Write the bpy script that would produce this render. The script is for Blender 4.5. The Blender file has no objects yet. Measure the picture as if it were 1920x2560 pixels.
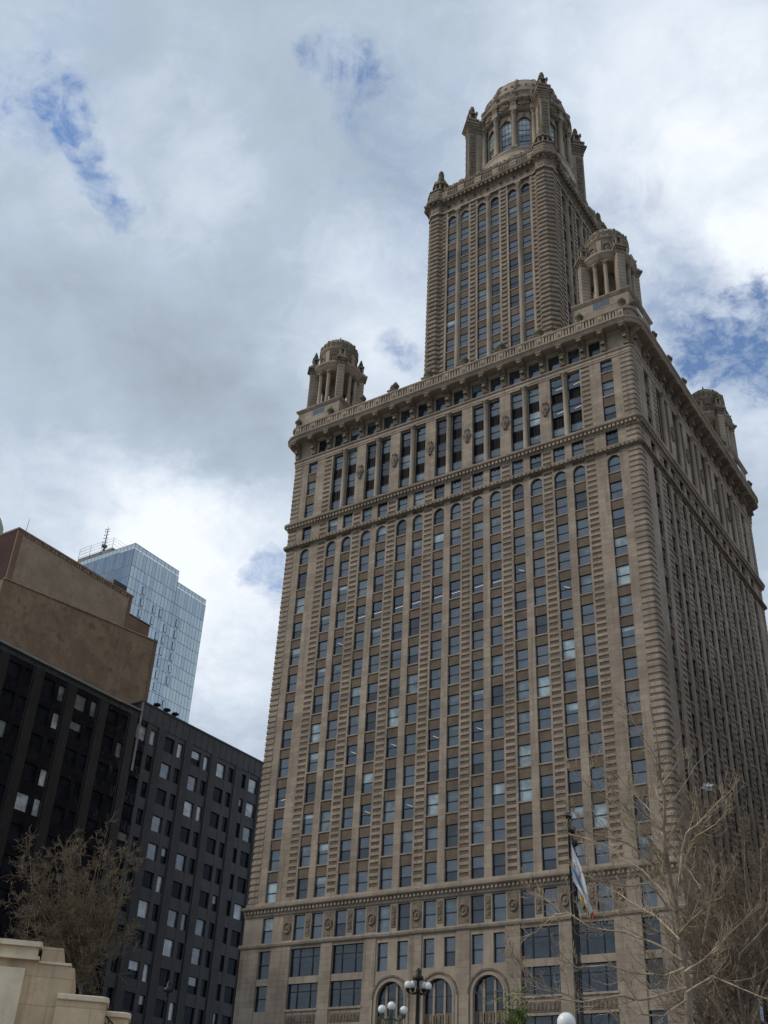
import bpy, math, random
from mathutils import Vector, Matrix, Euler
random.seed(7)
S = bpy.context.scene
COL = S.collection
PI = math.pi
R = math.radians

# ------------------------------------------------------------------ camera
FPX = 2765.138                       # focal length in pixels of the 1920x2560 photograph
cam_data = bpy.data.cameras.new("camera")
cam = bpy.data.objects.new("camera", cam_data); COL.objects.link(cam)
cam_data.sensor_fit = 'VERTICAL'; cam_data.sensor_height = 36.0; cam_data.sensor_width = 27.0
cam_data.lens = FPX * 36.0 / 2560.0
cam_data.clip_start = 0.1; cam_data.clip_end = 6000
CAMP = Vector((60.02, -100.715, -6.587))
CROT = Matrix.Rotation(R(34.67573), 3, 'Z') @ Matrix.Rotation(R(122.7016), 3, 'X') @ Matrix.Rotation(R(3.15457), 3, 'Z')
cam.matrix_world = Matrix.Translation(CAMP) @ CROT.to_4x4()
S.camera = cam
def ray(u, v): return (CROT @ Vector(((u - 960) / FPX, -(v - 1280) / FPX, -1.0))).normalized()
def at(u, v, d): return CAMP + ray(u, v) * d
def atz(u, v, dh):                   # point on the pixel's ray at horizontal distance dh
    r = ray(u, v); return CAMP + r * (dh / math.hypot(r.x, r.y))
def proj(p):
    q = CROT.transposed() @ (Vector(p) - CAMP)
    if q.z > -0.1: return None
    return (960 + FPX * q.x / -q.z, 1280 - FPX * q.y / -q.z)

# ------------------------------------------------------------------ node helpers
def newmat(name):
    m = bpy.data.materials.new(name); m.use_nodes = True
    nt = m.node_tree; nt.nodes.clear()
    return m, nt
class NB:
    def __init__(s, nt): s.nt = nt
    def n(s, t, **k):
        nd = s.nt.nodes.new(t)
        for a, b in k.items(): setattr(nd, a, b)
        return nd
    def put(s, sock, v):
        if isinstance(v, bpy.types.NodeSocket): s.nt.links.new(v, sock)
        else: sock.default_value = v
    def math(s, op, a, b=0.0, c=None, clamp=False):
        nd = s.n('ShaderNodeMath', operation=op, use_clamp=clamp)
        s.put(nd.inputs[0], a); s.put(nd.inputs[1], b)
        if c is not None: s.put(nd.inputs[2], c)
        return nd.outputs[0]
    def vmath(s, op, a, b):
        nd = s.n('ShaderNodeVectorMath', operation=op); s.put(nd.inputs[0], a); s.put(nd.inputs[1], b)
        return nd.outputs['Value'] if op == 'DOT_PRODUCT' else nd.outputs[0]
    def ramp(s, v, a, b, x=0.0, y=1.0, smooth=True):
        nd = s.n('ShaderNodeMapRange', interpolation_type='SMOOTHSTEP' if smooth else 'LINEAR')
        s.put(nd.inputs[0], v)
        for i, q in enumerate((a, b, x, y)): s.put(nd.inputs[1 + i], q)
        return nd.outputs[0]
    def noise(s, vec, scale, detail=4, rough=0.55, dist=0.0):
        nd = s.n('ShaderNodeTexNoise'); s.put(nd.inputs['Vector'], vec)
        nd.inputs['Scale'].default_value = scale; nd.inputs['Detail'].default_value = detail
        nd.inputs['Roughness'].default_value = rough; nd.inputs['Distortion'].default_value = dist
        return nd.outputs['Fac']
    def mix(s, f, a, b, mode='MIX'):
        nd = s.n('ShaderNodeMix', data_type='RGBA', blend_type=mode)
        s.put(nd.inputs[0], f)
        for i, q in ((6, a), (7, b)):
            s.put(nd.inputs[i], (*q, 1.0) if isinstance(q, tuple) and len(q) == 3 else q)
        return nd.outputs[2]
    def scale(s, vec, xyz):
        nd = s.n('ShaderNodeVectorMath', operation='MULTIPLY'); s.put(nd.inputs[0], vec); nd.inputs[1].default_value = xyz
        return nd.outputs[0]

# ------------------------------------------------------------------ world: Nishita sky behind broken cloud
SUN_ELEV, SUN_AZ = 40.0, 232.0        # sun high behind the camera's left shoulder, behind thin cloud
w = bpy.data.worlds.new("World"); S.world = w; w.use_nodes = True
nt = w.node_tree; nt.nodes.clear(); b = NB(nt)
out = b.n('ShaderNodeOutputWorld'); bg = b.n('ShaderNodeBackground'); bg.inputs[1].default_value = 0.1
sky = b.n('ShaderNodeTexSky', sky_type='NISHITA'); sky.sun_disc = False
sky.sun_elevation = R(SUN_ELEV); sky.sun_rotation = R(SUN_AZ); sky.altitude = 200; sky.air_density = 1.0; sky.dust_density = 0.1; sky.ozone_density = 4.0
tc = b.n('ShaderNodeTexCoord'); d = tc.outputs['Generated']
sep = b.n('ShaderNodeSeparateXYZ'); b.put(sep.inputs[0], d)
zc = b.math('ADD', b.math('MAXIMUM', sep.outputs[2], 0.0), 0.35)
cmb = b.n('ShaderNodeCombineXYZ')
b.put(cmb.inputs[0], b.math('DIVIDE', sep.outputs[0], zc)); b.put(cmb.inputs[1], b.math('DIVIDE', sep.outputs[1], zc)); cmb.inputs[2].default_value = 1.7
pv = cmb.outputs[0]
nbig = b.noise(pv, 2.3, 3, 0.5, 0.3)
nmid = b.noise(pv, 6.0, 8, 0.6, 0.5)
nfin = b.noise(pv, 22.0, 8, 0.65, 0.4)
wn = b.n('ShaderNodeTexNoise'); b.put(wn.inputs['Vector'], pv); wn.inputs['Scale'].default_value = 11.0; wn.inputs['Detail'].default_value = 6; wn.inputs['Roughness'].default_value = 0.62
wc = b.n('ShaderNodeVectorMath', operation='SUBTRACT'); b.put(wc.inputs[0], wn.outputs['Color']); wc.inputs[1].default_value = (.5, .5, .5)
wsc = b.n('ShaderNodeVectorMath', operation='SCALE'); b.put(wsc.inputs[0], wc.outputs[0]); wsc.inputs[3].default_value = 0.11
wad = b.n('ShaderNodeVectorMath', operation='ADD'); b.put(wad.inputs[0], d); b.put(wad.inputs[1], wsc.outputs[0])
wnm = b.n('ShaderNodeVectorMath', operation='NORMALIZE'); b.put(wnm.inputs[0], wad.outputs[0]); dw = wnm.outputs[0]
def blobs(lst):
    acc = None
    for (u, v, rad, s) in lst:
        r = ray(u, v)
        dt = b.vmath('DOT_PRODUCT', dw, tuple(r))
        cr = math.cos(math.atan(rad / FPX))
        q = b.math('MULTIPLY', b.ramp(dt, cr, 1.0), s)
        acc = q if acc is None else b.math('ADD', acc, q)
    return acc
# gaps where blue shows, thick grey bellies and bright edges of the cloud deck, by direction in the sky
gap = blobs([(140, 225, 80, .7), (195, 305, 72, .8), (232, 385, 66, .9), (272, 455, 62, .9), (310, 520, 52, .8), (230, 350, 200, .15), (120, 250, 160, .25), (850, 150, 82, .8), (900, 230, 75, .6), (850, 190, 220, .2),
             (1020, 860, 80, .4), (1060, 900, 80, .4), (685, 1425, 90, .8), (1800, 840, 110, .75), (1850, 925, 150, 1.35), (1880, 790, 110, .9), (1900, 1000, 120, .8), (1760, 900, 240, .3), (1560, 680, 300, .42),
             (1050, 420, 420, .30), (1750, 1180, 200, .28), (60, 120, 400, .22), (1450, 100, 300, .14)])
brt = blobs([(640, 300, 380, .4), (1650, 200, 460, .5), (1850, 330, 420, .4), (860, 830, 340, .75), (560, 1480, 380, .95), (420, 1400, 300, .45), (330, 1300, 240, .3), (1900, 640, 200, .8), (1840, 1090, 190, .55), (250, 1250, 340, .3), (380, 470, 320, .35), (40, 350, 300, .25), (1800, 480, 300, .3), (900, 640, 260, .25)])
drk = blobs([(300, 1060, 560, .22), (560, 700, 560, .22), (830, 540, 380, .32), (820, 340, 260, .25), (150, 720, 460, .14), (950, 60, 480, .25), (620, 960, 380, .32), (470, 180, 320, .3), (1650, 1250, 320, .3), (1350, 400, 300, .1)])
nst = b.noise(pv, 14.0, 8, 0.62, 0.6)
nn = b.math('ADD', b.math('MULTIPLY', b.math('SUBTRACT', nmid, 0.5), 1.7), b.math('MULTIPLY', b.math('SUBTRACT', nfin, 0.5), 1.3))
gw_ = b.math('MULTIPLY', gap, b.math('ADD', 1.0, b.math('MULTIPLY', b.math('SUBTRACT', nst, 0.5), 3.2)))
blue = b.ramp(b.math('ADD', gw_, b.math('MULTIPLY', nn, 0.5)), 0.12, 1.25, 0, 1, False)
nvf = b.noise(pv, 60.0, 6, 0.7, 0.5)
blue = b.math('MULTIPLY', blue, b.ramp(b.math('ADD', nvf, b.math('MULTIPLY', b.math('SUBTRACT', nst, .5), 1.2)), 0.30, 0.62, 0.45, 1.0, False))
lit = b.math('SUBTRACT', b.math('MULTIPLY', brt, 0.6), b.math('MULTIPLY', drk, 0.62))
lit = b.math('ADD', lit, b.math('MULTIPLY', b.math('SUBTRACT', nbig, 0.5), 0.9))
lit = b.math('ADD', lit, b.math('MULTIPLY', nn, 0.52))
fac = b.ramp(lit, -0.85, 0.85, 0, 1, False)
cr = b.n('ShaderNodeValToRGB'); b.put(cr.inputs[0], fac)
el = cr.color_ramp.elements
el[0].position = 0.0; el[0].color = (0.26, 0.312, 0.372, 1)
el[1].position = 1.0; el[1].color = (0.74, 0.775, 0.82, 1)
e = el.new(0.45); e.color = (0.375, 0.445, 0.53, 1)
e = el.new(0.70); e.color = (0.53, 0.595, 0.68, 1)
cl10 = b.n('ShaderNodeVectorMath', operation='SCALE'); b.put(cl10.inputs[0], cr.outputs[0]); cl10.inputs[3].default_value = 10.0
skyc = b.n('ShaderNodeVectorMath', operation='SCALE'); b.put(skyc.inputs[0], sky.outputs[0]); skyc.inputs[3].default_value = 1.35
b.put(bg.inputs[0], b.mix(b.math('MULTIPLY', blue, 0.97), cl10.outputs[0], skyc.outputs[0]))
nt.links.new(bg.outputs[0], out.inputs[0])

sd = bpy.data.lights.new("sun", 'SUN'); sun = bpy.data.objects.new("sun", sd); COL.objects.link(sun)
sd.energy = 1.35; sd.angle = R(11); sd.color = (1.0, 0.92, 0.80)
_az = R(SUN_AZ)
SUNDIR = Vector((math.sin(_az) * math.cos(R(SUN_ELEV)), math.cos(_az) * math.cos(R(SUN_ELEV)), math.sin(R(SUN_ELEV))))   # towards the sun
sun.rotation_euler = SUNDIR.to_track_quat('Z', 'Y').to_euler()
S.view_settings.view_transform = 'Standard'; S.view_settings.look = 'None'
S.view_settings.exposure = 0.36; S.view_settings.gamma = 1.0
S.render.engine = 'CYCLES'; S.cycles.max_bounces = 6; S.cycles.use_denoising = True

# ------------------------------------------------------------------ materials
def surf(name, col, rough=0.8, var=0.25, vscale=0.5, streak=0.0, joint=None, col2=None, bump=0.0, metal=0.0, spec=0.3, fine=0.12):
    m, nt = newmat(name); b = NB(nt)
    o = b.n('ShaderNodeOutputMaterial'); p = b.n('ShaderNodeBsdfPrincipled')
    nt.links.new(p.outputs[0], o.inputs[0])
    P = b.n('ShaderNodeNewGeometry').outputs['Position']
    c = tuple(col)
    n1 = b.noise(P, vscale, 5, 0.6)
    dark = tuple(x * (1 - var) for x in c); lite = tuple(min(1, x * (1 + var)) for x in c)
    colr = b.mix(b.ramp(n1, 0.3, 0.7), dark, lite)
    if col2: colr = b.mix(b.ramp(b.noise(P, vscale * 2.7, 4, 0.6), 0.5, 0.68), colr, col2)
    if streak:
        ns = b.noise(b.scale(P, (1.1, 1.1, 0.06)), 1.6, 4, 0.6)
        colr = b.mix(b.math('MULTIPLY', b.ramp(ns, 0.48, 0.75), streak), colr, tuple(x * 0.42 for x in c))
    nf = b.noise(P, 9.0, 3, 0.7)
    colr = b.mix(b.ramp(nf, 0.2, 0.8, 0, fine * 2), colr, tuple(x * 0.55 for x in c))
    h = nf
    if joint:                              # ashlar joints: thin darker lines in the stonework
        jh, jw = joint
        sp = b.n('ShaderNodeSeparateXYZ'); b.put(sp.inputs[0], P)
        cb = b.n('ShaderNodeCombineXYZ'); b.put(cb.inputs[0], b.math('ADD', sp.outputs[0], sp.outputs[1])); b.put(cb.inputs[1], sp.outputs[2])
        br = b.n('ShaderNodeTexBrick'); b.put(br.inputs['Vector'], cb.outputs[0])
        br.inputs['Scale'].default_value = 1.0; br.inputs['Brick Width'].default_value = jw; br.inputs['Row Height'].default_value = jh
        br.inputs['Mortar Size'].default_value = 0.03 if jh > .2 else 0.012; br.inputs['Mortar Smooth'].default_value = 0.4
        br.inputs['Color1'].default_value = (1, 1, 1, 1); br.inputs['Color2'].default_value = (0.76, 0.75, 0.74, 1); br.inputs['Mortar'].default_value = (0.62, 0.60, 0.58, 1)
        colr = b.mix(0.8, colr, br.outputs[0], 'MULTIPLY')
    b.put(p.inputs['Base Color'], colr); p.inputs['Roughness'].default_value = rough; p.inputs['Metallic'].default_value = metal
    p.inputs['Specular IOR Level'].default_value = spec
    if bump:
        bp = b.n('ShaderNodeBump'); bp.inputs['Strength'].default_value = bump; bp.inputs['Distance'].default_value = 0.05
        b.put(bp.inputs['Height'], b.noise(P, 3.5, 6, 0.7)); b.put(p.inputs['Normal'], bp.outputs[0])
    return m
def glass(name, base, refl, tint=(0.84, 0.90, 0.98), wob=0.06, bvar=0.5):
    m, nt = newmat(name); b = NB(nt)
    o = b.n('ShaderNodeOutputMaterial')
    P = b.n('ShaderNodeNewGeometry').outputs['Position']
    df = b.n('ShaderNodeBsdfDiffuse'); gl = b.n('ShaderNodeBsdfGlossy'); gl.inputs['Roughness'].default_value = 0.03
    n1 = b.noise(P, 0.55, 3, 0.6)
    b.put(df.inputs[0], b.mix(b.ramp(n1, .3, .7), tuple(x * (1 - bvar) for x in base), tuple(x * (1 + bvar) for x in base)))
    gl.inputs[0].default_value = (*tint, 1)
    bp = b.n('ShaderNodeBump'); bp.inputs['Strength'].default_value = wob; bp.inputs['Distance'].default_value = 0.3
    b.put(bp.inputs['Height'], b.noise(P, 0.9, 2, 0.5)); b.put(gl.inputs['Normal'], bp.outputs[0])
    fr = b.n('ShaderNodeFresnel'); fr.inputs[0].default_value = 1.5
    f = b.math('ADD', b.math('MULTIPLY', fr.outputs[0], 1.1), refl, clamp=True)
    mx = b.n('ShaderNodeMixShader'); b.put(mx.inputs[0], f); nt.links.new(df.outputs[0], mx.inputs[1]); nt.links.new(gl.outputs[0], mx.inputs[2])
    nt.links.new(mx.outputs[0], o.inputs[0]); return m
def clearglass(name):
    m, nt = newmat(name); b = NB(nt)
    o = b.n('ShaderNodeOutputMaterial'); tr = b.n('ShaderNodeBsdfTransparent'); tr.inputs[0].default_value = (.8, .85, .88, 1)
    gl = b.n('ShaderNodeBsdfGlossy'); gl.inputs['Roughness'].default_value = 0.03; gl.inputs[0].default_value = (.75, .86, 1, 1)
    fr = b.n('ShaderNodeFresnel'); fr.inputs[0].default_value = 1.5
    mx = b.n('ShaderNodeMixShader'); b.put(mx.inputs[0], b.math('ADD', fr.outputs[0], 0.1, clamp=True))
    nt.links.new(tr.outputs[0], mx.inputs[1]); nt.links.new(gl.outputs[0], mx.inputs[2]); nt.links.new(mx.outputs[0], o.inputs[0]); return m
def emit(name, c, s):
    m, nt = newmat(name); b = NB(nt); o = b.n('ShaderNodeOutputMaterial'); e = b.n('ShaderNodeEmission')
    e.inputs[0].default_value = (*c, 1); e.inputs[1].default_value = s; nt.links.new(e.outputs[0], o.inputs[0]); return m

STONE = surf('terracotta_stone', (0.336, 0.274, 0.214), 0.85, 0.24, 0.22, 0.6, (0.62, 1.5), bump=0.15)
SMOOTH = surf('plain_terracotta', (0.329, 0.268, 0.209), 0.85, 0.22, 0.22, 0.6, None, bump=0.15)
BROWN = surf('brown_brick', (0.168, 0.130, 0.096), 0.9, 0.25, 0.4, 0.25, (0.075, 0.23), bump=0.2)
ORNA = surf('weathered_ornament', (0.22, 0.176, 0.132), 0.9, 0.35, 1.2, 0.5, None, (0.09, 0.075, 0.058), bump=0.8, fine=0.4)
SOOT = surf('sooty_terracotta', (0.262, 0.213, 0.163), 0.9, 0.25, 0.5, 0.5, None, (0.11, 0.092, 0.072), bump=0.4, fine=0.25)
SOOTL = surf('weathered_pale_terracotta', (0.30, 0.243, 0.186), 0.9, 0.22, 0.6, 0.45, None, (0.15, 0.124, 0.10), bump=0.4, fine=0.25)
SOOTB = surf('sooty_brown_band', (0.155, 0.124, 0.096), 0.9, 0.25, 0.5, 0.4, None, (0.07, 0.058, 0.047), bump=0.4, fine=0.25)
MOSS = surf('mossy_stone', (0.13, 0.118, 0.075), 0.95, 0.3, 1.5, 0.3, None, (0.06, 0.075, 0.03), bump=0.6, fine=0.3)
BRONZE = surf('dark_spandrel_metal', (0.009, 0.008, 0.009), 0.7, 0.3, 0.6, 0.2, spec=0.1)
GAP = surf('darker_joint_terracotta', (0.19, 0.152, 0.118), 0.9, 0.2, 0.4, 0.3, None, bump=0.2)  # slightly darker tan terracotta between the corner bands
FRAME = surf('dark_window_frame', (0.012, 0.016, 0.02), 0.45, 0.2, 1.0)
ROOM = surf('dark_room', (0.02, 0.021, 0.022), 0.9, 0.5, 0.8)
GLASS = glass('slate_window_glass', (0.026, 0.038, 0.046), 0.10)
GLASSB = glass('window_glass_over_blind', (0.10, 0.13, 0.138), 0.06)
GLASSL = glass('window_glass_over_pale_shade', (0.24, 0.30, 0.31), 0.08)
GLASSD = glass('dim_window_glass', (0.016, 0.020, 0.024), 0.035)
CLEAR = clearglass('clear_window_glass')
STRIP = emit('lit_ceiling_strip', (1.0, 0.76, 0.46), 0.8)
ROOFM = surf('roof_felt', (0.10, 0.095, 0.09), 0.95, 0.2, 0.4)

# ------------------------------------------------------------------ mesh helpers
class MB:
    def __init__(s, *mats): s.v = []; s.f = []; s.m = []; s.mats = list(mats); s.sm = []
    def mi(s, m):
        if m is None: return 0
        if m not in s.mats: s.mats.append(m)
        return s.mats.index(m)
    def add(s, vs, fs, m=None, smooth=False):
        k = len(s.v); s.v += [tuple(x) for x in vs]; i = s.mi(m)
        for f in fs: s.f.append([k + q for q in f]); s.m.append(i); s.sm.append(smooth)
    def box(s, x0, x1, y0, y1, z0, z1, m=None, T=None):
        vs = [(x, y, z) for z in (z0, z1) for y in (y0, y1) for x in (x0, x1)]
        if T: vs = [T(*p) for p in vs]
        s.add(vs, [(0, 2, 3, 1), (4, 5, 7, 6), (0, 1, 5, 4), (2, 6, 7, 3), (0, 4, 6, 2), (1, 3, 7, 5)], m)
    def prism(s, pts, z0, z1, m=None, top=True, bot=True, smooth=False):
        n = len(pts); vs = [(p[0], p[1], z0) for p in pts] + [(p[0], p[1], z1) for p in pts]
        s.add(vs, [(i, (i + 1) % n, n + (i + 1) % n, n + i) for i in range(n)], m, smooth)
        if top: s.add(vs[n:], [tuple(range(n))], m)
        if bot: s.add(vs[:n], [tuple(range(n))[::-1]], m)
    def loft(s, loops, m=None, cap=True, smooth=False, closed=True):
        n = len(loops[0]); vs = [p for L in loops for p in L]; fs = []
        for k in range(len(loops) - 1):
            for i in range(n if closed else n - 1):
                j = (i + 1) % n; fs.append((k * n + i, k * n + j, (k + 1) * n + j, (k + 1) * n + i))
        s.add(vs, fs, m, smooth)
        if cap:
            s.add(loops[0], [tuple(range(n))[::-1]], m); s.add(loops[-1], [tuple(range(n))], m)
    def lathe(s, cx, cy, prof, n=12, m=None, smooth=True, a0=0.0, cap=True):
        loops = [[(cx + r * math.cos(a0 + 2 * PI * i / n), cy + r * math.sin(a0 + 2 * PI * i / n), z) for i in range(n)] for r, z in prof]
        s.loft(loops, m, cap, smooth)
    def tube(s, pts, rads, n=6, m=None, smooth=True):
        loops = []; up = Vector((0, 0, 1)); N = len(pts); pts = [Vector(p) for p in pts]; ref = None
        for i in range(N):
            t = (pts[min(i + 1, N - 1)] - pts[max(i - 1, 0)])
            if t.length < 1e-7: t = Vector((0, 0, 1))
            t.normalize()
            if ref is None: ref = t.orthogonal().normalized()
            a = (ref - t * ref.dot(t))
            a = a.normalized() if a.length > 1e-5 else t.orthogonal().normalized()
            ref = a; c = t.cross(a)
            loops.append([tuple(pts[i] + (a * math.cos(2 * PI * k / n) + c * math.sin(2 * PI * k / n)) * rads[i]) for k in range(n)])
        s.loft(loops, m, True, smooth)
    def mesh(s, name):
        me = bpy.data.meshes.new(name); me.from_pydata(s.v, [], s.f)
        for m in s.mats: me.materials.append(m)
        for p, i, q in zip(me.polygons, s.m, s.sm): p.material_index = i; p.use_smooth = q
        me.update(); return me
    def build(s, name, parent=None, loc=None):
        o = bpy.data.objects.new(name, s.mesh(name)); COL.objects.link(o)
        if loc is not None: o.location = loc
        if parent: o.parent = parent
        return o
def thing(name, label, cat, loc=(0, 0, 0), group=None):
    o = bpy.data.objects.new(name, None); COL.objects.link(o); o.location = loc
    o.empty_display_size = 0.5
    return tag(o, label, cat, group)
def tag(o, label, cat, group=None):
    o['label'] = label; o['category'] = cat
    if group: o['group'] = group
    return o
def structure(o): o['kind'] = 'structure'; return o
def inst(name, me, parent, M=None):
    o = bpy.data.objects.new(name, me); COL.objects.link(o)
    if parent: o.parent = parent
    if M is not None: o.matrix_local = M
    return o
def rrect(x0, x1, y0, y1, w, r, z, seg=4):
    "rounded rectangle offset outward by w"
    pts = []; rr = max(r + w, 0.0)
    for cx, cy, a in ((x1, y0, -PI / 2), (x1, y1, 0), (x0, y1, PI / 2), (x0, y0, PI)):
        ox = cx - r if cx == x1 else cx + r; oy = cy + r if cy == y0 else cy - r
        if r <= 0:
            pts.append((cx + (w if cx == x1 else -w), cy + (-w if cy == y0 else w), z))
        else:
            for k in range(seg + 1):
                q = a + PI / 2 * k / seg; pts.append((ox + rr * math.cos(q), oy + rr * math.sin(q), z))
    return pts
def moulding(mb, rect, prof, m=None, r=0.0, cap=True):
    mb.loft([rrect(*rect, w, r, z) for w, z in prof], m, cap)
class Fr:
    "a facade frame: u along the wall, w outward, z up"
    def __init__(s, ox, oy, ang): s.ox, s.oy, s.c, s.s, s.ang = ox, oy, math.cos(ang), math.sin(ang), ang
    def p(s, u, w, z): return (s.ox + s.c * u + s.s * w, s.oy + s.s * u - s.c * w, z)
    def box(s, mb, u0, u1, w0, w1, z0, z1, m=None):
        vs = [s.p(u, w, z) for z in (z0, z1) for w in (w1, w0) for u in (u0, u1)]
        mb.add(vs, [(0, 2, 3, 1), (4, 5, 7, 6), (0, 1, 5, 4), (2, 6, 7, 3), (0, 4, 6, 2), (1, 3, 7, 5)], m)
    def M(s, u, w, z): return Matrix.Translation(s.p(u, w, z)) @ Matrix.Rotation(s.ang, 4, 'Z')
    def archfill(s, mb, u0, u1, zt, ztop, w0, w1, m=None, n=10, ring=None):
        "solid between a round arch (crown at zt) and ztop"
        c = (u0 + u1) / 2; r = (u1 - u0) / 2; zs = zt - r
        for k in range(n):
            a, bq = PI - PI * k / n, PI - PI * (k + 1) / n
            ua, za, ub, zb = c + r * math.cos(a), zs + r * math.sin(a), c + r * math.cos(bq), zs + r * math.sin(bq)
            mb.add([s.p(ua, w1, za), s.p(ub, w1, zb), s.p(ub, w1, ztop), s.p(ua, w1, ztop), s.p(ua, w0, za), s.p(ub, w0, zb)],
                   [(0, 1, 2, 3), (4, 5, 1, 0)], m)
    def archring(s, mb, c, zs, r0, r1, w0, w1, m=None, n=14):
        L = []
        for k in range(n + 1):
            a = PI - PI * k / n
            L.append([s.p(c + q * math.cos(a), w, zs + q * math.sin(a)) for q, w in ((r0, w0), (r0, w1), (r1, w1), (r1, w0))])
        mb.loft(L, m, True)

# ------------------------------------------------------------------ windows
WINS = []      # every window of the tall building
def win(fr, u, w, z0, z1, width, arch=False, up=None, lo=None, strip=None, kind='sash', frame=None):
    WINS.append(dict(fr=fr, u=u, w=w, z0=z0, z1=z1, wd=width, arch=arch, up=up or GLASS, lo=lo or GLASS, strip=strip, kind=kind, bf=random.choice((.4, .65, 1, 1)) if up in (GLASSB, GLASSL) and lo is None else 1))
def win_mesh(mb, d, T, which):
    "frame or panes of one window in its own x (across), y (inward), z frame"
    wd, h, t = d['wd'] / 2, d['z1'] - d['z0'], 0.055
    zs = h - wd if d['arch'] else h
    def bx(x0, x1, z0, z1, y0, y1, m): mb.box(x0, x1, y0, y1, z0, z1, m, T)
    if which == 'frame':
        bx(-wd, -wd + t, 0, zs, -.05, .05, FRAME); bx(wd - t, wd, 0, zs, -.05, .05, FRAME)
        bx(-wd + t, wd - t, 0, t, -.05, .05, FRAME)
        rail = h * 0.5 if not d['arch'] else h * .46
        if d['kind'] == 'sash':
            bx(-wd + t, wd - t, rail - .045, rail + .045, -.06, .04, FRAME)
        if d['kind'] == 'wide':
            for q in (-wd * .42, wd * .42): bx(q - .06, q + .06, t, h - t, -.06, .04, FRAME)
            bx(-wd + t, wd - t, h * .68, h * .68 + .08, -.055, .035, FRAME)
        if d['kind'] == 'grid':
            for q in (-wd * .36, wd * .36): bx(q - .025, q + .025, h * .28, h - .35, -.04, .03, FRAME)
            for q in (.27, .62): bx(-wd + t, wd - t, h * q - .06, h * q + .06, -.06, .04, FRAME)
            for q in (.44, .78): bx(-wd + t, wd - t, h * q - .02, h * q + .02, -.045, .03, FRAME)
        if d['arch']:
            n = 8; L = []
            for k in range(n + 1):
                a = PI - PI * k / n
                L.append([T(q * math.cos(a), y, zs + q * math.sin(a)) for q, y in ((wd - t, .05), (wd - t, -.05), (wd, -.05), (wd, .05))])
            mb.loft(L, FRAME, True)
        else: bx(-wd + t, wd - t, h - t, h, -.05, .05, FRAME)
    else:
        rail = h * 0.5
        def poly(z0, z1, m, y):
            if not d['arch'] or z1 < zs: pts = [(-wd + .02, z0), (wd - .02, z0), (wd - .02, z1), (-wd + .02, z1)]
            else:
                pts = [(-wd + .02, z0), (wd - .02, z0)] + [((wd - .02) * math.cos(PI * k / 8), zs + (wd - .02) * math.sin(PI * k / 8)) for k in range(9)]
            mb.add([T(x, y, z) for x, z in pts], [tuple(range(len(pts)))], m)
        poly(.02, rail, d['lo'], .012); bf = d.get('bf', 1)
        if bf < 1 and not d['arch']:
            zm = h - .02 - (h - rail) * bf; poly(rail, zm, GLASS, -.012); poly(zm, h - .02, d['up'], -.012)
        else: poly(rail, h - .02, d['up'], -.012)
def flush_windows(root, keep, dark=None):
    tot = []
    for d in WINS:
        fr = d['fr']; P = [proj(fr.p(d['u'] + s * d['wd'] / 2, d['w'], z)) for s, z in ((-1, d['z0']), (1, d['z0']), (1, d['z1']), (-1, d['z1']))]
        a = 0
        if all(P) and all(-30 < p[0] < 1950 and 0 < p[1] < 2600 for p in P):
            a = abs(sum(P[i][0] * P[(i + 1) % 4][1] - P[(i + 1) % 4][0] * P[i][1] for i in range(4))) / 2
        d['a'] = a + (1e6 if d['strip'] else 0)
    WINS.sort(key=lambda d: -d['a'])
    cache = {}
    rest = MB(FRAME)
    for i, d in enumerate(WINS):
        if i < keep:
            key = (round(d['wd'], 3), round(d['z1'] - d['z0'], 3), d['arch'], d['kind'], d['up'].name, d['lo'].name, d['bf'])
            if key not in cache:
                f = MB(FRAME); win_mesh(f, d, lambda x, y, z: (x, y, z), 'frame')
                g = MB(); win_mesh(g, d, lambda x, y, z: (x, y, z), 'pane')
                cache[key] = (f.mesh('window'), g.mesh('pane'))
            f, g = cache[key]
            o = inst('window', f, root, d['fr'].M(d['u'], d['w'], d['z0'])); inst('pane', g, o)
            if d['strip']:
                h = d['z1'] - d['z0']; mb = MB(ROOM)
                mb.box(-d['wd'] / 2, d['wd'] / 2, .14, .15, 0, h, ROOM)
                inst('room_back', mb.mesh('room_back'), o)
                x0, z0, x1, z1 = d['strip']; sb = MB(STRIP)
                sb.tube([(x0 * d['wd'], .1, z0 * h), (x1 * d['wd'], .1, z1 * h)], [.028, .028], 4)
                inst('ceiling_light', sb.mesh('ceiling_light'), o)
        else:
            fr = d['fr']
            T = lambda x, y, z, fr=fr, d=d: fr.p(d['u'] + x, d['w'] - y, d['z0'] + z)
            win_mesh(rest, d, T, 'frame'); win_mesh(rest, d, T, 'pane')
    if len(WINS) > keep:
        o = rest.build('window', root); o['kind'] = 'stuff'
    WINS.clear()
def pick(light=0.12, blind=0.16):
    r = random.random()
    if r < light * .4: return dict(up=GLASSL, lo=GLASSL)
    if r < light: return dict(up=GLASSL)
    if r < light + blind: return dict(up=GLASSB)
    if r < light + blind + .05: return dict(up=GLASSB, lo=GLASSB)
    if r < light + blind + .17: return dict(up=GLASSD, lo=GLASSD)
    if r < light + blind + .26: return dict(lo=GLASSD)
    return {}

# ------------------------------------------------------------------ the tall terracotta tower
HX, DY = 25.75, 47.0
tower = thing('office_tower', 'tall brown terracotta office tower with domed top and corner turrets', 'building', (0, DY / 2, 0))
tower.location = (0, 0, 0)
FRONT = Fr(0, 0, 0.0); SIDE = Fr(HX, DY / 2, PI / 2)
RECT = (-HX, HX, 0, DY)
ZB = 22.6
wall = MB(STONE)
core = 0.5
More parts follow.
